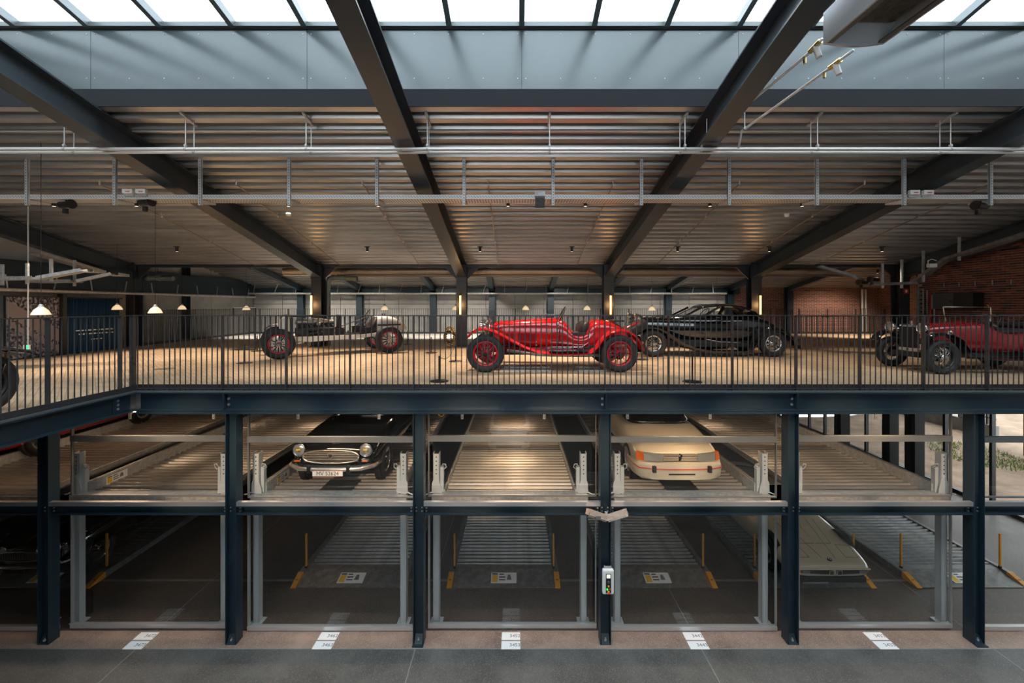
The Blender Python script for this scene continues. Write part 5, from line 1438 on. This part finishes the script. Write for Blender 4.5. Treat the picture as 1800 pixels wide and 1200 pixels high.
# roof shell and pillars (open greenhouse with glass)
roof = []
for x, y, w in ((1230, 538, .40), (1240, 535, .44), (1262, 533, .48), (1290, 533.5, .48), (1312, 538, .46), (1330, 547, .42), (1342, 556, .36)):
    lx, zt = bp(x, y, 11.2); roof.append((lx, [(0, zt - .05), (w * .8, zt - .07), (w * .97, zt - .085), (w, zt - .075), (w * .95, zt - .045), (w * .7, zt - .012), (w * .35, zt), (0, zt)]))
shell(car, 'roof', 'black_paint', roof, 2)
def pill(x0, y0, x1, y1, w0, w1, nm='pillar', wd=.05):
    for s in (1, -1):
        a = bp(x0, y0); b = bp(x1, y1, 11.1)
        MB().bar((a[0], s * w0, a[1] - .04), (b[0], s * w1, b[1] - .03), wd, .05).build(nm, 'black_paint', car)
pill(1204, 555, 1233, 538, .48, .41, wd=.03); pill(1234, 555, 1266, 536, .58, .46, 'door_pillar', .045); pill(1302, 555, 1302, 538, .60, .47, 'centre_pillar', .10)
for s in (1, -1):
    a, b, c, d = bp(1308, 555), bp(1336, 556), bp(1328, 547, 11.1), bp(1306, 537, 11.1)
    e = bp(1344, 558)
    MB().add([(b[0] + .04, s * .585, b[1] - .03), (e[0], s * .50, e[1] - .02), (bp(1342, 556)[0], s * .38, bp(1342, 556)[1]), (c[0] - .02, s * .42, c[1] - .01), (bp(1322, 543)[0], s * .45, bp(1322, 543)[1] - .02)], [(0, 1, 2, 3, 4)]).build('rear_quarter', 'black_paint', car)
    for q0, q1 in (((1240, 1300)), ((1306, 1336))):
        a0, a1 = bp(q0, 554), bp(q1, 554); t0, t1 = bp(max(q0, 1262) if q0 < 1300 else q0, 538, 11.1), bp(min(q1, 1326), 539 if q1 < 1310 else 545, 11.1)
        MB().add([(a0[0], s * .595, a0[1] - .02), (a1[0], s * .59, a1[1] - .02), (t1[0], s * .455, t1[1] - .03), (t0[0], s * .465, t0[1] - .03)], [(0, 1, 2, 3)]).build('side_window', 'clear_glass', car)
a, b = bp(1205, 555), bp(1234, 538, 11.1)
MB().add([(a[0], -.47, a[1] - .02), (a[0], .47, a[1] - .02), (b[0], .40, b[1] - .03), (b[0], -.40, b[1] - .03)], [(0, 1, 2, 3)]).build('windscreen', 'clear_glass', car)
MB().bar((a[0], 0, a[1]), (b[0], 0, b[1] - .01), .02, .02).build('windscreen_divider', 'black_paint', car)
MB().box(bp(1300, 560)[0], bp(1280, 560)[0], -.48, .48, .7, 1.06).build('front_seat', 'leather', car, bevel=.04); MB().box(bp(1336, 560)[0], bp(1322, 560)[0], -.42, .42, .7, 1.02).build('rear_seat', 'leather', car, bevel=.04)
steering(car, (bp(1246, 552)[0], .3, 1.08), .19, R(-35))
FP = [(1112, 604), (1114, 594), (1120, 584), (1132, 577), (1146, 575), (1160, 577), (1174, 584), (1188, 594), (1205, 604), (1226, 612), (1250, 617), (1290, 618), (1325, 617)]
RP = [(1322, 618), (1329, 606), (1336, 594), (1346, 585), (1360, 580), (1374, 582), (1388, 590), (1397, 601), (1402, 612), (1410, 613)]
for s in (1, -1):
    y0, y1 = sorted((s * .46, s * .79))
    fender(car, [bp(x, y, 10.78) for x, y in FP], y0, y1, 'black_paint', .09)
    fender(car, [bp(x, y, 10.78) for x, y in RP], y0, y1, 'black_paint', .09)
    a = bp(1128, 561); lamp(car, (a[0] + .08, s * .34, .98), .12, 'chrome')
    MB().ball((bp(1158, 562)[0], s * .52, 1.0), .05, .035, .035).build('side_lamp', 'chrome', car, smooth=True)
    MB().tube([(bp(1236, 606)[0], s * .655, .46), (bp(1262, 611)[0], s * .66, .385), (bp(1290, 613)[0], s * .66, .365), (bp(1310, 612)[0], s * .655, .365)], .008, 6).build('trim_strip', 'chrome', car, smooth=True)
    for k in range(16):
        x = bp(1156 + k * 4, 571)[0]; w = .30 + .014 * k
        MB().bar((x, s * (w + .012), .83), (x - .03, s * (w + .02), .80), .012, .012).build('louvre', 'chrome', car)
    for x, y in ((1230, 574), (1231, 587)):
        p1 = bp(x, y); MB().bar((p1[0], s * .64, p1[1]), (p1[0] - .09, s * .655, p1[1] + .01), .02, .02).build('door_handle' if y < 580 else 'badge', 'chrome', car)
    MB().bar((bp(1258, 558)[0], s * .635, 1.0), (bp(1264, 558)[0], s * .635, 1.0), .02, .015).build('handle', 'chrome', car)
lx = bp(1126, 560)[0]
shell(car, 'radiator_shell', 'chrome', [(lx + .02, hp(.21, .46, .99, .5, .96)), (lx + .08, hp(.20, .46, .97, .5, .96))], 1); MB().box(lx + .07, lx + .09, -.15, .15, .5, .9).build('grille', 'engine', car)
MB().tube([(lx + .3, -.7, .42), (lx + .38, -.3, .42), (lx + .38, .3, .42), (lx + .3, .7, .42)], .028, 8).build('bumper', 'chrome', car, smooth=True)
MB().tube([(bp(1404, 606)[0], -.6, .42), (bp(1410, 606)[0], 0, .42), (bp(1404, 606)[0], .6, .42)], .026, 8).build('rear_bumper', 'black_paint', car, smooth=True)
MB().box(-1.5, 1.4, -.5, .5, .24, .42).build('undertray', 'black_soft', car)
pz = bp(1400, 583); MB().bar((pz[0] + .12, -.1, pz[1] + .02), (pz[0] - .14, -.1, pz[1] - .1), .3, .04).build('luggage_rack', 'black', car)

# ------------------------------------------------------------------ dark red sports tourer at the right
Xc, Dc = 9.33 + SX(8.3), 8.72
car = thing('tourer', 'dark red sports tourer with black mudguards at the right edge', 'car', (Xc, Dc, UF), math.pi)
ws = wheel_meshes('tourer', .325, .14, .23, 'black', 'chrome', 'wire')
for x in (1.10, -1.10):
    for y in (.54, -.54):
        wheel(car, x, y, .325, .14, ws)
secs = [(1.12, hp(.22, .42, .92, .5, .95)), (.75, hp(.29, .38, .955, .5, .93)), (.30, hp(.36, .36, .98, .5, .92)), (.05, hp(.42, .36, 1.0, .5, .92)), (-.08, hp(.44, .36, .96, .5, .93)), (-.16, hp(.45, .36, .82, .5, .96)), (-.7, hp(.46, .36, .80, .5, .96)), (-.82, hp(.46, .36, .9, .5, .95)), (-1.3, hp(.40, .40, .88, .5, .9)), (-1.75, hp(.28, .48, .7, .5, .9))]
shell(car, 'body', 'crimson_paint', secs, 1)
MB().box(1.14, 1.21, -.25, .25, .40, .93).build('radiator_shell', 'chrome', car, bevel=.03); MB().box(1.205, 1.225, -.215, .215, .46, .88).build('stone_guard', 'black_soft', car); MB().box(1.21, 1.23, -.22, .22, .385, .45).build('apron', 'ivory_paint', car)
MB().cyl((1.17, 0, .93), (1.17, 0, 1.0), .03, 12).build('radiator_cap', 'chrome', car, smooth=40); MB().ball((1.23, -.02, .42), .025).build('crank_hole', 'black', car)
for s in (1, -1):
    lamp(car, (1.30, s * .36, .86), .105); MB().bar((1.2, s * .36, .78), (1.0, s * .3, .6), .03, .03).build('lamp_bracket', 'black', car)
    y0, y1 = sorted((s * .42, s * .66))
    fender(car, [(1.47, .56), (1.42, .66), (1.30, .74), (1.12, .765), (.94, .74), (.80, .66), (.70, .52), (.62, .38), (.50, .29), (.0, .28), (-.6, .28)], y0, y1, 'black_paint', .035)
    fender(car, [(-.66, .30), (-.76, .55), (-.92, .70), (-1.10, .745), (-1.28, .70), (-1.42, .55), (-1.48, .40)], y0, y1, 'black_paint', .035)
    MB().ball((.95, s * .56, .80), .05, .035, .04).build('side_lamp', 'chrome', car, smooth=True)
    MB().bar((.02, s * .45, .94), (-.05, s * .47, .90), .03, .02).build('hinge', 'chrome', car)
    MB().cyl((.02, s * .44, .98), (.06, s * .46, 1.28), .01, 8).build('screen_post', 'chrome', car)
MB().bar((.06, -.46, 1.28), (.06, .46, 1.28), .014, .02).build('screen_frame', 'chrome', car)
MB().add([(.03, -.44, 1.0), (.03, .44, 1.0), (.06, .45, 1.27), (.06, -.45, 1.27)], [(0, 1, 2, 3)]).build('windscreen', 'clear_glass', car)
MB().ball((-.05, .3, 1.02), .05, .06, .05).build('mirror', 'chrome', car, smooth=True)
MB().tube([(.06, .46, 1.27), (.2, .52, 1.33), (.1, .5, 1.36)], .006, 6).build('mirror_arm', 'brass', car, smooth=True)
MB().box(-.78, -.15, -.4, .4, .78, .86).build('cockpit_trim', 'leather', car); MB().box(-1.2, -.75, -.42, .42, .86, .97).build('folded_hood', 'canvas', car, bevel=.04)
MB().cyl((1.10, -.5, .325), (1.10, .5, .325), .025, 10).build('front_axle', 'black', car, smooth=40); MB().box(-1.3, 1.3, -.3, .3, .28, .38).build('chassis', 'black_soft', car); steering(car, (-.2, .2, 1.0), .18, R(-30))

# ------------------------------------------------------------------ black vintage car on the left wing
car = thing('vintage_car', 'black vintage car on the left wing, only its mudguard in view', 'car', (-7.04, 3.76, UF), R(90))
ws = wheel_meshes('vintage', .37, .16, .25, 'black', 'black', 'wire')
for x in (1.35, -1.35):
    for y in (.62, -.62):
        wheel(car, x, y, .37, .16, ws)
shell(car, 'body', 'black_paint', [(1.32, hp(.22, .45, .92, .5, .95)), (.8, hp(.30, .42, .98, .5, .93)), (.1, hp(.42, .40, 1.02, .5, .93)), (-.1, hp(.50, .40, .95, .5, .95)), (-1.2, hp(.52, .40, .95, .5, .95)), (-1.8, hp(.36, .45, .8, .5, .9))], 1)
for s in (1, -1):
    y0, y1 = sorted((s * .44, s * .78))
    fender(car, [(1.86, .66), (1.80, .69), (1.68, .735), (1.50, .765), (1.32, .76), (1.12, .70), (.92, .58), (.70, .40), (.50, .32), (-.6, .32)], y0, y1, 'black_paint', .05)
    fender(car, [(-.8, .36), (-.95, .58), (-1.15, .74), (-1.35, .78), (-1.55, .74), (-1.75, .58)], y0, y1, 'black_paint', .05)
    # valance closing the front mudguard
    MB().prism([(1.76, .70), (1.74, .58), (1.66, .40), (1.72, .33), (1.60, .30), (1.52, .22), (1.20, .16), (1.0, .5), (1.2, .72), (1.5, .76)], 'y', s * .47 - .01, s * .47 + .01).build('valance', 'black_paint', car)
    lamp(car, (1.52, s * .36, .92), .12, 'brass')
    lamp(car, (1.46, s * .66, .86), .055, 'brass', 'side_lamp')
    MB().bar((1.45, s * .79, .60), (1.42, s * .79, .52), .05, .01).build('reflector', 'chrome', car)
MB().box(1.34, 1.42, -.24, .24, .42, .98).build('radiator_shell', 'brass', car, bevel=.03); MB().box(-1.6, 1.5, -.35, .35, .3, .42).build('chassis', 'black_soft', car)
MB().cyl((1.35, -.6, .37), (1.35, .6, .37), .03, 10).build('front_axle', 'black', car, smooth=40)

# ------------------------------------------------------------------ post-war cars on the lifts
def saloon(label, name, loc, paint, wb, track, r, secs, cab, roofsec, wheelspec, tub=.3):
    t = thing(name, label, 'car', loc, R(-90))
    for x in (wb / 2, -wb / 2):
        for s in (1, -1):
            wheel(t, x, s * track / 2, r, .17, wheelspec)
            y = s * (track / 2 - .06)
            MB().cyl((x, y, r + .01), (x, y + s * .098, r + .01), r + .055, 24).build('wheel_arch', 'black_soft', t, smooth=40)
    shell(t, 'body', paint, [(x, hp(w, zb, zt, bl, tm, cr)) for x, w, zb, zt, bl, tm, cr in secs], 2)
    if cab:
        shell(t, 'windows', 'cabin_glass', [(x, hp(w, zb, zt, .3, tm, .02)) for x, w, zb, zt, tm in cab], 2)
        shell(t, 'roof', paint, [(x, [(0, z - .04), (w * .8, z - .05), (w * .98, z - .06), (w, z - .05), (w * .95, z - .03), (w * .7, z - .008), (w * .35, z), (0, z)]) for x, w, z in roofsec], 2)
    return t
mat('white_gloss', (0.80, 0.80, 0.78), .2, coat=.5)
mat('cabin_glass', (0.006, 0.007, 0.008), .06, 0, .6)
ZP = 2.04 + .078
w404 = wheel_meshes('404', .31, .165, .20, 'chrome', 'black_paint', 'disc'); w205 = wheel_meshes('205', .30, .175, .20, 'alu', 'alu', 'disc')
wm1 = wheel_meshes('m1', .31, .20, .21, 'alu', 'galv_dark', 'disc'); wjag = wheel_meshes('jag', .32, .165, .21, 'chrome', 'chrome', 'wire')
# black saloon, plate MV 52 624
t = saloon('black saloon with chrome grille and number plate MV 52624', 'saloon', (-3.05, 9.05, ZP), 'black_paint', 2.65, 1.34, .31,
    [(1.955, .46, .44, .62, .5, .95, .02), (1.925, .64, .36, .70, .5, .95, .03), (1.78, .735, .30, .80, .55, .93, .03), (1.3, .75, .28, .88, .6, .92, .03), (.65, .77, .28, .93, .6, .92, .03), (-.5, .78, .28, .93, .6, .92, .02), (-1.5, .76, .30, .92, .6, .92, .03), (-2.1, .70, .34, .86, .6, .9, .03), (-2.35, .62, .40, .70, .5, .9, .03)],
    [(.75, .66, .88, .93, .92), (.35, .64, .88, 1.30, .86), (.0, .64, .88, 1.40, .86), (-.9, .64, .88, 1.38, .86), (-1.4, .60, .88, 1.1, .88), (-1.55, .58, .88, .92, .9)], [(.30, .55, 1.34), (0, .57, 1.42), (-.8, .57, 1.41), (-1.2, .52, 1.30)], w404)
fx = 2.0
gr_ = MB()
# grille: chrome surround, bars, fine mesh, shield
def oval(x, hw, zc, hh, n=32, p=2.6):
    return [(x, hw * (abs(math.cos(a)) ** (2 / p)) * (1 if math.cos(a) > 0 else -1), zc + hh * (abs(math.sin(a)) ** (2 / p)) * (1 if math.sin(a) > 0 else -1)) for a in [2 * math.pi * k / n for k in range(n)]]
for k in (0,):
    MB().tube(oval(fx + .0, .46, .585, .105) + [oval(fx, .46, .585, .105)[0]], .012, 8).build('grille_surround', 'chrome_warm', t, smooth=True)
MB().box(fx - .03, fx - .012, -.45, .45, .49, .68).build('grille_backing', 'black', t)
for k, z in enumerate((.545, .585, .625, .655)):
    MB().box(fx - .012, fx + .006, -.45 + .01 * abs(k - 1), .45 - .01 * abs(k - 1), z - .007, z + .007).build('grille_bar', 'chrome_warm', t)
for k in range(45):
    y = -.44 + k * .02
    MB().box(fx - .012, fx - .004, y - .003, y + .003, .50, .66).build('grille_rib', 'chrome_warm', t)
MB().prism([(-.045, .645), (.045, .645), (.045, .60), (.0, .545), (-.045, .60)], 'x', fx + .004, fx + .02).build('shield', 'chrome_warm', t)
MB().prism([(-.03, .632), (.03, .632), (.03, .605), (.0, .566), (-.03, .605)], 'x', fx + .02, fx + .023).build('emblem', 'ink', t)
MB().prism([(-.012, .575), (.012, .60), (.004, .63), (-.016, .62)], 'x', fx + .023, fx + .027).build('emblem', 'brass', t)
for s in (1, -1):
    lamp(t, (1.93, s * .555, .675), .105, 'chrome', depth=1.6)
    MB().ball((1.95, s * .565, .675), .06, .04, .04).build('reflector', 'chrome', t, smooth=True); MB().box(2.0, 2.005, s * .555 - .02, s * .555 + .05, .69, .715).build('reflector', 'yellow_ink', t)
    MB().box(1.95, 2.0, s * .56 - .062, s * .56 + .062, .50, .55).build('side_lamp', 'chrome', t, bevel=.012); MB().box(2.0, 2.006, s * .56 - .042, s * .56 + .042, .508, .53).build('indicator_lens', 'amber', t)
    MB().box(2.04, 2.12, s * .32 - .028, s * .32 + .028, .35, .47).build('overrider', 'black', t, bevel=.012)
MB().tube([(1.75, -.735, .43), (1.93, -.70, .42), (2.05, -.50, .41), (2.08, -.2, .405), (2.08, .2, .405), (2.05, .50, .41), (1.93, .70, .42), (1.75, .735, .43)], .036, 10).build('bumper', 'chrome_warm', t, smooth=True)
np_ = MB().box(2.115, 2.125, -.245, .245, .315, .40).build('number_plate', 'plate_white', t)
for a_, b_, c_, d_ in ((-.245, .245, .312, .317), (-.245, .245, .398, .403)):
    MB().box(2.125, 2.127, a_, b_, c_, d_).build('plate_border', 'sign_red', np_)
text('number', 'MV 52624', .088, 'ink', np_, (2.1262, 0, .355), (R(90), 0, R(90)), ext=.001)
MB().box(1.80, 1.83, -.08, .08, .79, .805).build('bonnet_badge', 'chrome', t)
# ivory hatchback
t = saloon('ivory hatchback with a red bumper line and amber indicators', 'hatchback', (2.765, 8.95, ZP), 'ivory_paint', 2.40, 1.34, .30,
    [(1.745, .58, .30, .585, .6, .98, .01), (1.735, .66, .26, .605, .6, .97, .012), (1.70, .70, .22, .63, .6, .96, .02), (1.5, .745, .20, .70, .6, .94, .03), (1.2, .76, .22, .77, .62, .93, .03), (.75, .765, .24, .85, .62, .92, .03), (-.4, .77, .24, .88, .62, .92, .02), (-1.5, .75, .24, .90, .62, .9, .02), (-1.8, .70, .28, .80, .6, .9, .02)],
    [(.85, .66, .80, .85, .92), (.3, .63, .82, 1.26, .85), (-.1, .63, .82, 1.36, .85), (-1.0, .62, .82, 1.34, .85), (-1.6, .58, .82, 1.05, .86), (-1.75, .56, .82, .9, .9)], [(.2, .52, 1.30), (-.1, .54, 1.38), (-1.0, .54, 1.36), (-1.4, .5, 1.24)], w205)
for s in (1, -1):
    MB().add([(1.805, s * .30, .47), (1.80, s * .285, .59), (1.755, s * .60, .60), (1.775, s * .60, .475), (1.70, s * .31, .47), (1.70, s * .30, .59), (1.62, s * .59, .60), (1.64, s * .59, .475)],
             [(0, 1, 2, 3), (7, 6, 5, 4), (0, 1, 5, 4), (1, 2, 6, 5), (2, 3, 7, 6), (3, 0, 4, 7)]).build('headlamp', 'lens', t)
    MB().add([(1.775, s * .605, .475), (1.755, s * .605, .60), (1.67, s * .70, .595), (1.69, s * .715, .475), (1.6, s * .60, .475), (1.6, s * .60, .60), (1.56, s * .66, .595), (1.56, s * .66, .475)],
             [(0, 1, 2, 3), (7, 6, 5, 4), (0, 1, 5, 4), (1, 2, 6, 5), (2, 3, 7, 6), (3, 0, 4, 7)]).build('indicator', 'amber', t)
    MB().box(1.845, 1.90, s * .46 - .03, s * .46 + .03, .315, .42).build('overrider', 'dull_black', t, bevel=.008)
MB().loft([[(x, y * k, z) for x, y in ((1.30, -.772), (1.62, -.755), (1.78, -.69), (1.845, -.5), (1.868, -.2), (1.868, .2), (1.845, .5), (1.78, .69), (1.62, .755), (1.30, .772), (1.2, .6), (1.2, -.6))] for k, z in ((.93, .19), (.985, .23), (1, .33), (1, .40), (.985, .445), (.95, .455))]).build('bumper', 'ivory_paint', t, smooth=50)
for z in (.48, .515, .55, .582):
    MB().box(1.775, 1.80, -.285, .285, z - .006, z + .006).build('grille_slot', 'black', t)
MB().box(1.77, 1.795, -.285, .285, .47, .60).build('grille_panel', 'ivory_paint', t)
e_ = MB()
e_.bar((1.803, -.015, .485), (1.803, .02, .58), .028, .01, (1, 0, 0)); e_.bar((1.803, .02, .58), (1.803, -.02, .595), .02, .01, (1, 0, 0)); e_.bar((1.803, .0, .53), (1.803, -.03, .54), .018, .01, (1, 0, 0)); e_.bar((1.803, .012, .51), (1.803, -.026, .49), .018, .01, (1, 0, 0))
e_.build('lion_badge', 'ink', t)
MB().tube([(1.35, -.772, .40), (1.65, -.748, .385), (1.80, -.69, .375), (1.855, -.5, .37), (1.875, -.2, .365), (1.875, .2, .365), (1.855, .5, .37), (1.80, .69, .375), (1.65, .748, .385), (1.35, .772, .40)], .008, 6).build('red_line', 'red_ink', t, smooth=True)
MB().box(1.85, 1.875, -.22, .22, .27, .295).build('air_intake', 'black', t, bevel=.004)
# cream wedge sports car
t = saloon('cream wedge sports car with twin kidney grille and bonnet vents', 'sports_car', (5.66, 9.62, .11), 'cream_paint', 2.56, 1.42, .31,
    [(2.025, .52, .30, .40, .5, .98, .01), (2.01, .65, .26, .45, .5, .98, .01), (1.93, .72, .22, .50, .6, .95, .012), (1.5, .79, .20, .60, .65, .93, .015), (1.0, .83, .20, .69, .65, .92, .02), (.45, .84, .20, .75, .65, .92, .02), (-.6, .85, .20, .80, .65, .92, .02), (-1.5, .86, .22, .84, .65, .9, .02), (-2.1, .80, .28, .86, .6, .9, .02), (-2.25, .7, .34, .76, .5, .9, .02)],
    [(.60, .62, .70, .76, .9), (.1, .60, .72, 1.02, .84), (-.3, .58, .72, 1.12, .82), (-1.0, .56, .72, 1.08, .82), (-1.8, .5, .72, .86, .9)], [(0, .48, 1.06), (-.3, .5, 1.14), (-.9, .48, 1.11), (-1.3, .45, 1.0)], wm1)
for s in (1, -1):
    MB().box(2.045, 2.085, s * .07 - .036, s * .07 + .036, .335, .405).build('kidney_grille', 'black', t, bevel=.006)
    MB().tube([(2.088, s * .07 - .04, .33), (2.088, s * .07 - .04, .41), (2.088, s * .07 + .04, .41), (2.088, s * .07 + .04, .33), (2.088, s * .07 - .04, .33)], .005, 6).build('kidney_rim', 'cream_paint', t)
    MB().add([(2.072, s * .12, .335), (2.072, s * .12, .40), (2.04, s * .58, .395), (2.04, s * .58, .34), (2.03, s * .12, .335), (2.03, s * .12, .40), (2.0, s * .58, .395), (2.0, s * .58, .34)], [(0, 1, 2, 3), (7, 6, 5, 4), (0, 1, 5, 4), (1, 2, 6, 5), (2, 3, 7, 6), (3, 0, 4, 7)]).build('front_slot', 'black', t)
    MB().box(2.0, 2.062, s * .50 - .06, s * .50 + .06, .345, .39).build('fog_lamp', 'ink_grey', t); MB().add([(2.045, s * .585, .345), (2.045, s * .585, .395), (1.98, s * .665, .395), (1.98, s * .665, .345), (1.96, s * .585, .345), (1.96, s * .585, .395), (1.93, s * .65, .395), (1.93, s * .65, .345)], [(0, 1, 2, 3), (7, 6, 5, 4), (0, 1, 5, 4), (1, 2, 6, 5), (2, 3, 7, 6), (3, 0, 4, 7)]).build('indicator', 'amber', t)
def mz(x): return .50 + (1.95 - x) * .21 + .006            # bonnet surface height
def seam(pts): 
    MB().tube([(x, y, mz(x) + (.012 - .03 * abs(y) ** 2)) for x, y in pts], .004, 6).build('panel_seam', 'ink_grey', t)
for s in (1, -1):
    seam([(1.88, s * .33), (1.88, s * .56), (1.60, s * .60), (1.58, s * .36), (1.88, s * .33)])
    seam([(1.55, s * .02), (1.55, s * .30), (.9, s * .40)]); seam([(1.9, s * .12), (.9, s * .26)])
    MB().box(.62, .72, s * .52 - .09, s * .52 + .09, mz(.67) - .02, mz(.67) + .012).build('cowl_vent', 'ink_grey', t)
for k in range(3):
    x = 1.40 - k * .11
    for s in (1, -1):
        MB().prism([(x, mz(x) - .004), (x - .09, mz(x) - .0), (x - .09, mz(x) + .03)], 'y', min(s * .03, s * .25), max(s * .03, s * .25)).build('bonnet_vent', 'cream_paint', t)
MB().cyl((1.93, 0, mz(1.93) + .0), (1.932, 0, mz(1.93) + .018), .038, 20).build('roundel', 'ink', t); MB().cyl((1.93, 0, mz(1.93) + .0), (1.932, 0, mz(1.93) + .0195), .024, 20).build('roundel', 'label_white', t)
rq = MB().box(1.932, 1.955, -.022, 0, mz(1.93) + .0195, mz(1.93) + .021); rq.box(1.909, 1.932, 0, .022, mz(1.93) + .0195, mz(1.93) + .021); rq.build('roundel', 'blue_curtain', t)
MB().box(1.7, 2.0, -.62, .62, .14, .24).build('chin_spoiler', 'black_soft', t, bevel=.02)
MB().box(2.03, 2.06, -.64, .64, .405, .43).build('nose_lip', 'cream_paint', t, bevel=.008)
# black saloon bottom left
t = saloon('black saloon with oval chrome grille on the lowered left platform', 'saloon', (-8.91, 9.75, .11), 'black_paint', 2.72, 1.36, .32,
    [(2.05, .40, .40, .62, .5, .95, .03), (2.02, .60, .34, .72, .5, .93, .04), (1.85, .74, .30, .84, .6, .9, .05), (1.3, .80, .28, .92, .6, .9, .05), (.6, .82, .28, .96, .6, .9, .05), (-.8, .83, .28, .96, .6, .9, .03), (-1.8, .78, .32, .90, .6, .9, .04), (-2.4, .62, .40, .70, .6, .9, .04)],
    [(.8, .66, .90, .96, .9), (.2, .64, .9, 1.30, .84), (-.3, .64, .9, 1.40, .84), (-1.1, .62, .9, 1.36, .84), (-1.7, .56, .9, .96, .9)], [(.1, .52, 1.34), (-.3, .54, 1.42), (-1.0, .52, 1.38), (-1.4, .46, 1.2)], wjag)
MB().tube(oval(2.09, .38, .58, .09) + [oval(2.09, .38, .58, .09)[0]], .014, 8).build('grille_surround', 'chrome', t, smooth=True); MB().box(2.04, 2.07, -.36, .36, .51, .65).build('grille', 'engine', t)
for k in range(24):
    MB().box(2.07, 2.078, -.345 + k * .03 - .004, -.345 + k * .03 + .004, .51, .65).build('grille_bar', 'galv_dark', t)
MB().tube([(1.7, -.80, .46), (1.98, -.74, .44), (2.14, -.45, .43), (2.17, 0, .43), (2.14, .45, .43), (1.98, .74, .44), (1.7, .80, .46)], .032, 10).build('bumper', 'chrome', t, smooth=True)
for s in (1, -1):
    lamp(t, (1.99, s * .56, .70), .09); lamp(t, (2.05, s * .34, .68), .065); MB().box(2.04, 2.06, s * .58 - .05, s * .58 + .05, .56, .59).build('indicator', 'amber', t)
    MB().tube([(1.5, s * .80, .74), (.4, s * .835, .78), (-1.2, s * .84, .76)], .006, 6).build('trim_strip', 'chrome', t); MB().tube([(.9, s * .80, .32), (-1.0, s * .83, .32)], .008, 6).build('sill_strip', 'chrome', t)
MB().box(2.17, 2.18, -.24, .24, .33, .42).build('number_plate', 'black', t)
for y in (-.2, .2):
    MB().box(2.18, 2.183, y - .015, y + .015, .345, .405).build('plate_mark', 'brass', t)
# red sports car, upper left, with its own platform
tp = thing('lift_platform', 'raised galvanised parking platform under the red sports car at far left', 'car lift', (-11.3, 7.6, 2.04), 0, 'raised parking platforms')
MB().box(-1.1, 1.1, 0, .05, 0, .085).build('front_beam', 'galv', tp); MB().box(-1.08, 1.08, .05, 5.3, .0, .028).build('deck_sheet', 'black_soft', tp)
for k in range(36):
    inst(wave, 'deck_profile', tp, (0, .2 + k * .142, .05), scale=(2.1, 1, 1))
for s in (-1, 1):
    MB().box(s * 1.08 - .012, s * 1.08 + .012, .12, 5.35, .03, .13).build('side_rail', 'galv', tp)
t = saloon('low red sports car on the raised platform at far left', 'sports_car', (-10.6, 10.1, ZP), 'red_paint', 2.4, 1.36, .31,
    [(1.95, .5, .28, .42, .5, .95, .02), (1.9, .66, .22, .50, .5, .95, .02), (1.5, .78, .20, .62, .6, .93, .03), (.8, .82, .20, .72, .62, .92, .03), (-.4, .82, .20, .78, .62, .92, .03), (-1.6, .82, .22, .82, .62, .9, .03), (-2.0, .74, .3, .74, .6, .9, .03)],
    [(.7, .62, .70, .74, .9), (.1, .6, .72, 1.06, .84), (-.4, .58, .72, 1.16, .82), (-1.0, .56, .72, 1.1, .82), (-1.6, .5, .72, .84, .9)], [(0, .48, 1.1), (-.4, .5, 1.18), (-.9, .48, 1.13), (-1.2, .45, 1.02)], wm1)
for s in (1, -1):
    MB().box(1.80, 1.90, s * .52 - .09, s * .52 + .09, .40, .46).build('headlamp', 'lens', t, bevel=.01)
    MB().tube([(.9, s * .835, .42), (-1.0, s * .84, .40)], .01, 6).build('side_strip', 'label_white', t)
MB().box(1.88, 1.97, -.4, .4, .26, .36).build('air_intake', 'black', t, bevel=.01)
# flat dark patches under the noses of the two raised cars
for x, D, lab in ((-3.0, 7.22, 'flat dark patch under the nose of the black saloon'), (2.80, 7.20, 'flat dark patch under the nose of the ivory hatchback')):
    w, h_, r_ = .27, .22, .05
    o = MB().prism([(-w + r_, -h_), (w - r_, -h_), (w, -h_ + r_), (w, h_ + .1), (-w, h_ + .1), (-w, -h_ + r_)], 'z', 0, .008).build('dull_black', 'dull_black')
    o.location = (x, D, ZP + .001); tag(o, lab, 'mat', 'dark patches')

# white sports car parked below the viewpoint: it shows as a reflection in the middle pane
t = saloon('white sports car parked under the viewpoint, mirrored in the middle pane', 'sports_car', (-.22, -2.55, 0), 'white_gloss', 2.4, 1.36, .31,
    [(1.95, .5, .30, .46, .5, .95, .02), (1.9, .68, .24, .54, .5, .95, .02), (1.5, .78, .22, .66, .6, .93, .03), (.8, .80, .22, .78, .62, .92, .03), (-.4, .81, .22, .84, .62, .92, .03), (-1.6, .80, .24, .84, .62, .9, .03), (-2.0, .72, .32, .74, .6, .9, .03)],
    [(.75, .64, .76, .80, .9), (.2, .62, .78, 1.14, .84), (-.2, .6, .78, 1.26, .82), (-1.0, .58, .78, 1.2, .82), (-1.6, .5, .78, .88, .9)], [(.1, .5, 1.18), (-.2, .52, 1.28), (-.9, .5, 1.22), (-1.2, .46, 1.1)], w205)
t.rotation_euler = (0, 0, R(90))
for s in (1, -1):
    lamp(t, (1.80, s * .56, .60), .09)
MB().tube([(1.75, -.74, .36), (1.97, -.5, .35), (2.02, 0, .35), (1.97, .5, .35), (1.75, .74, .36)], .03, 8).build('bumper', 'chrome', t, smooth=True)
MB().box(1.93, 1.975, -.42, .42, .40, .46).build('grille', 'black', t, bevel=.01)
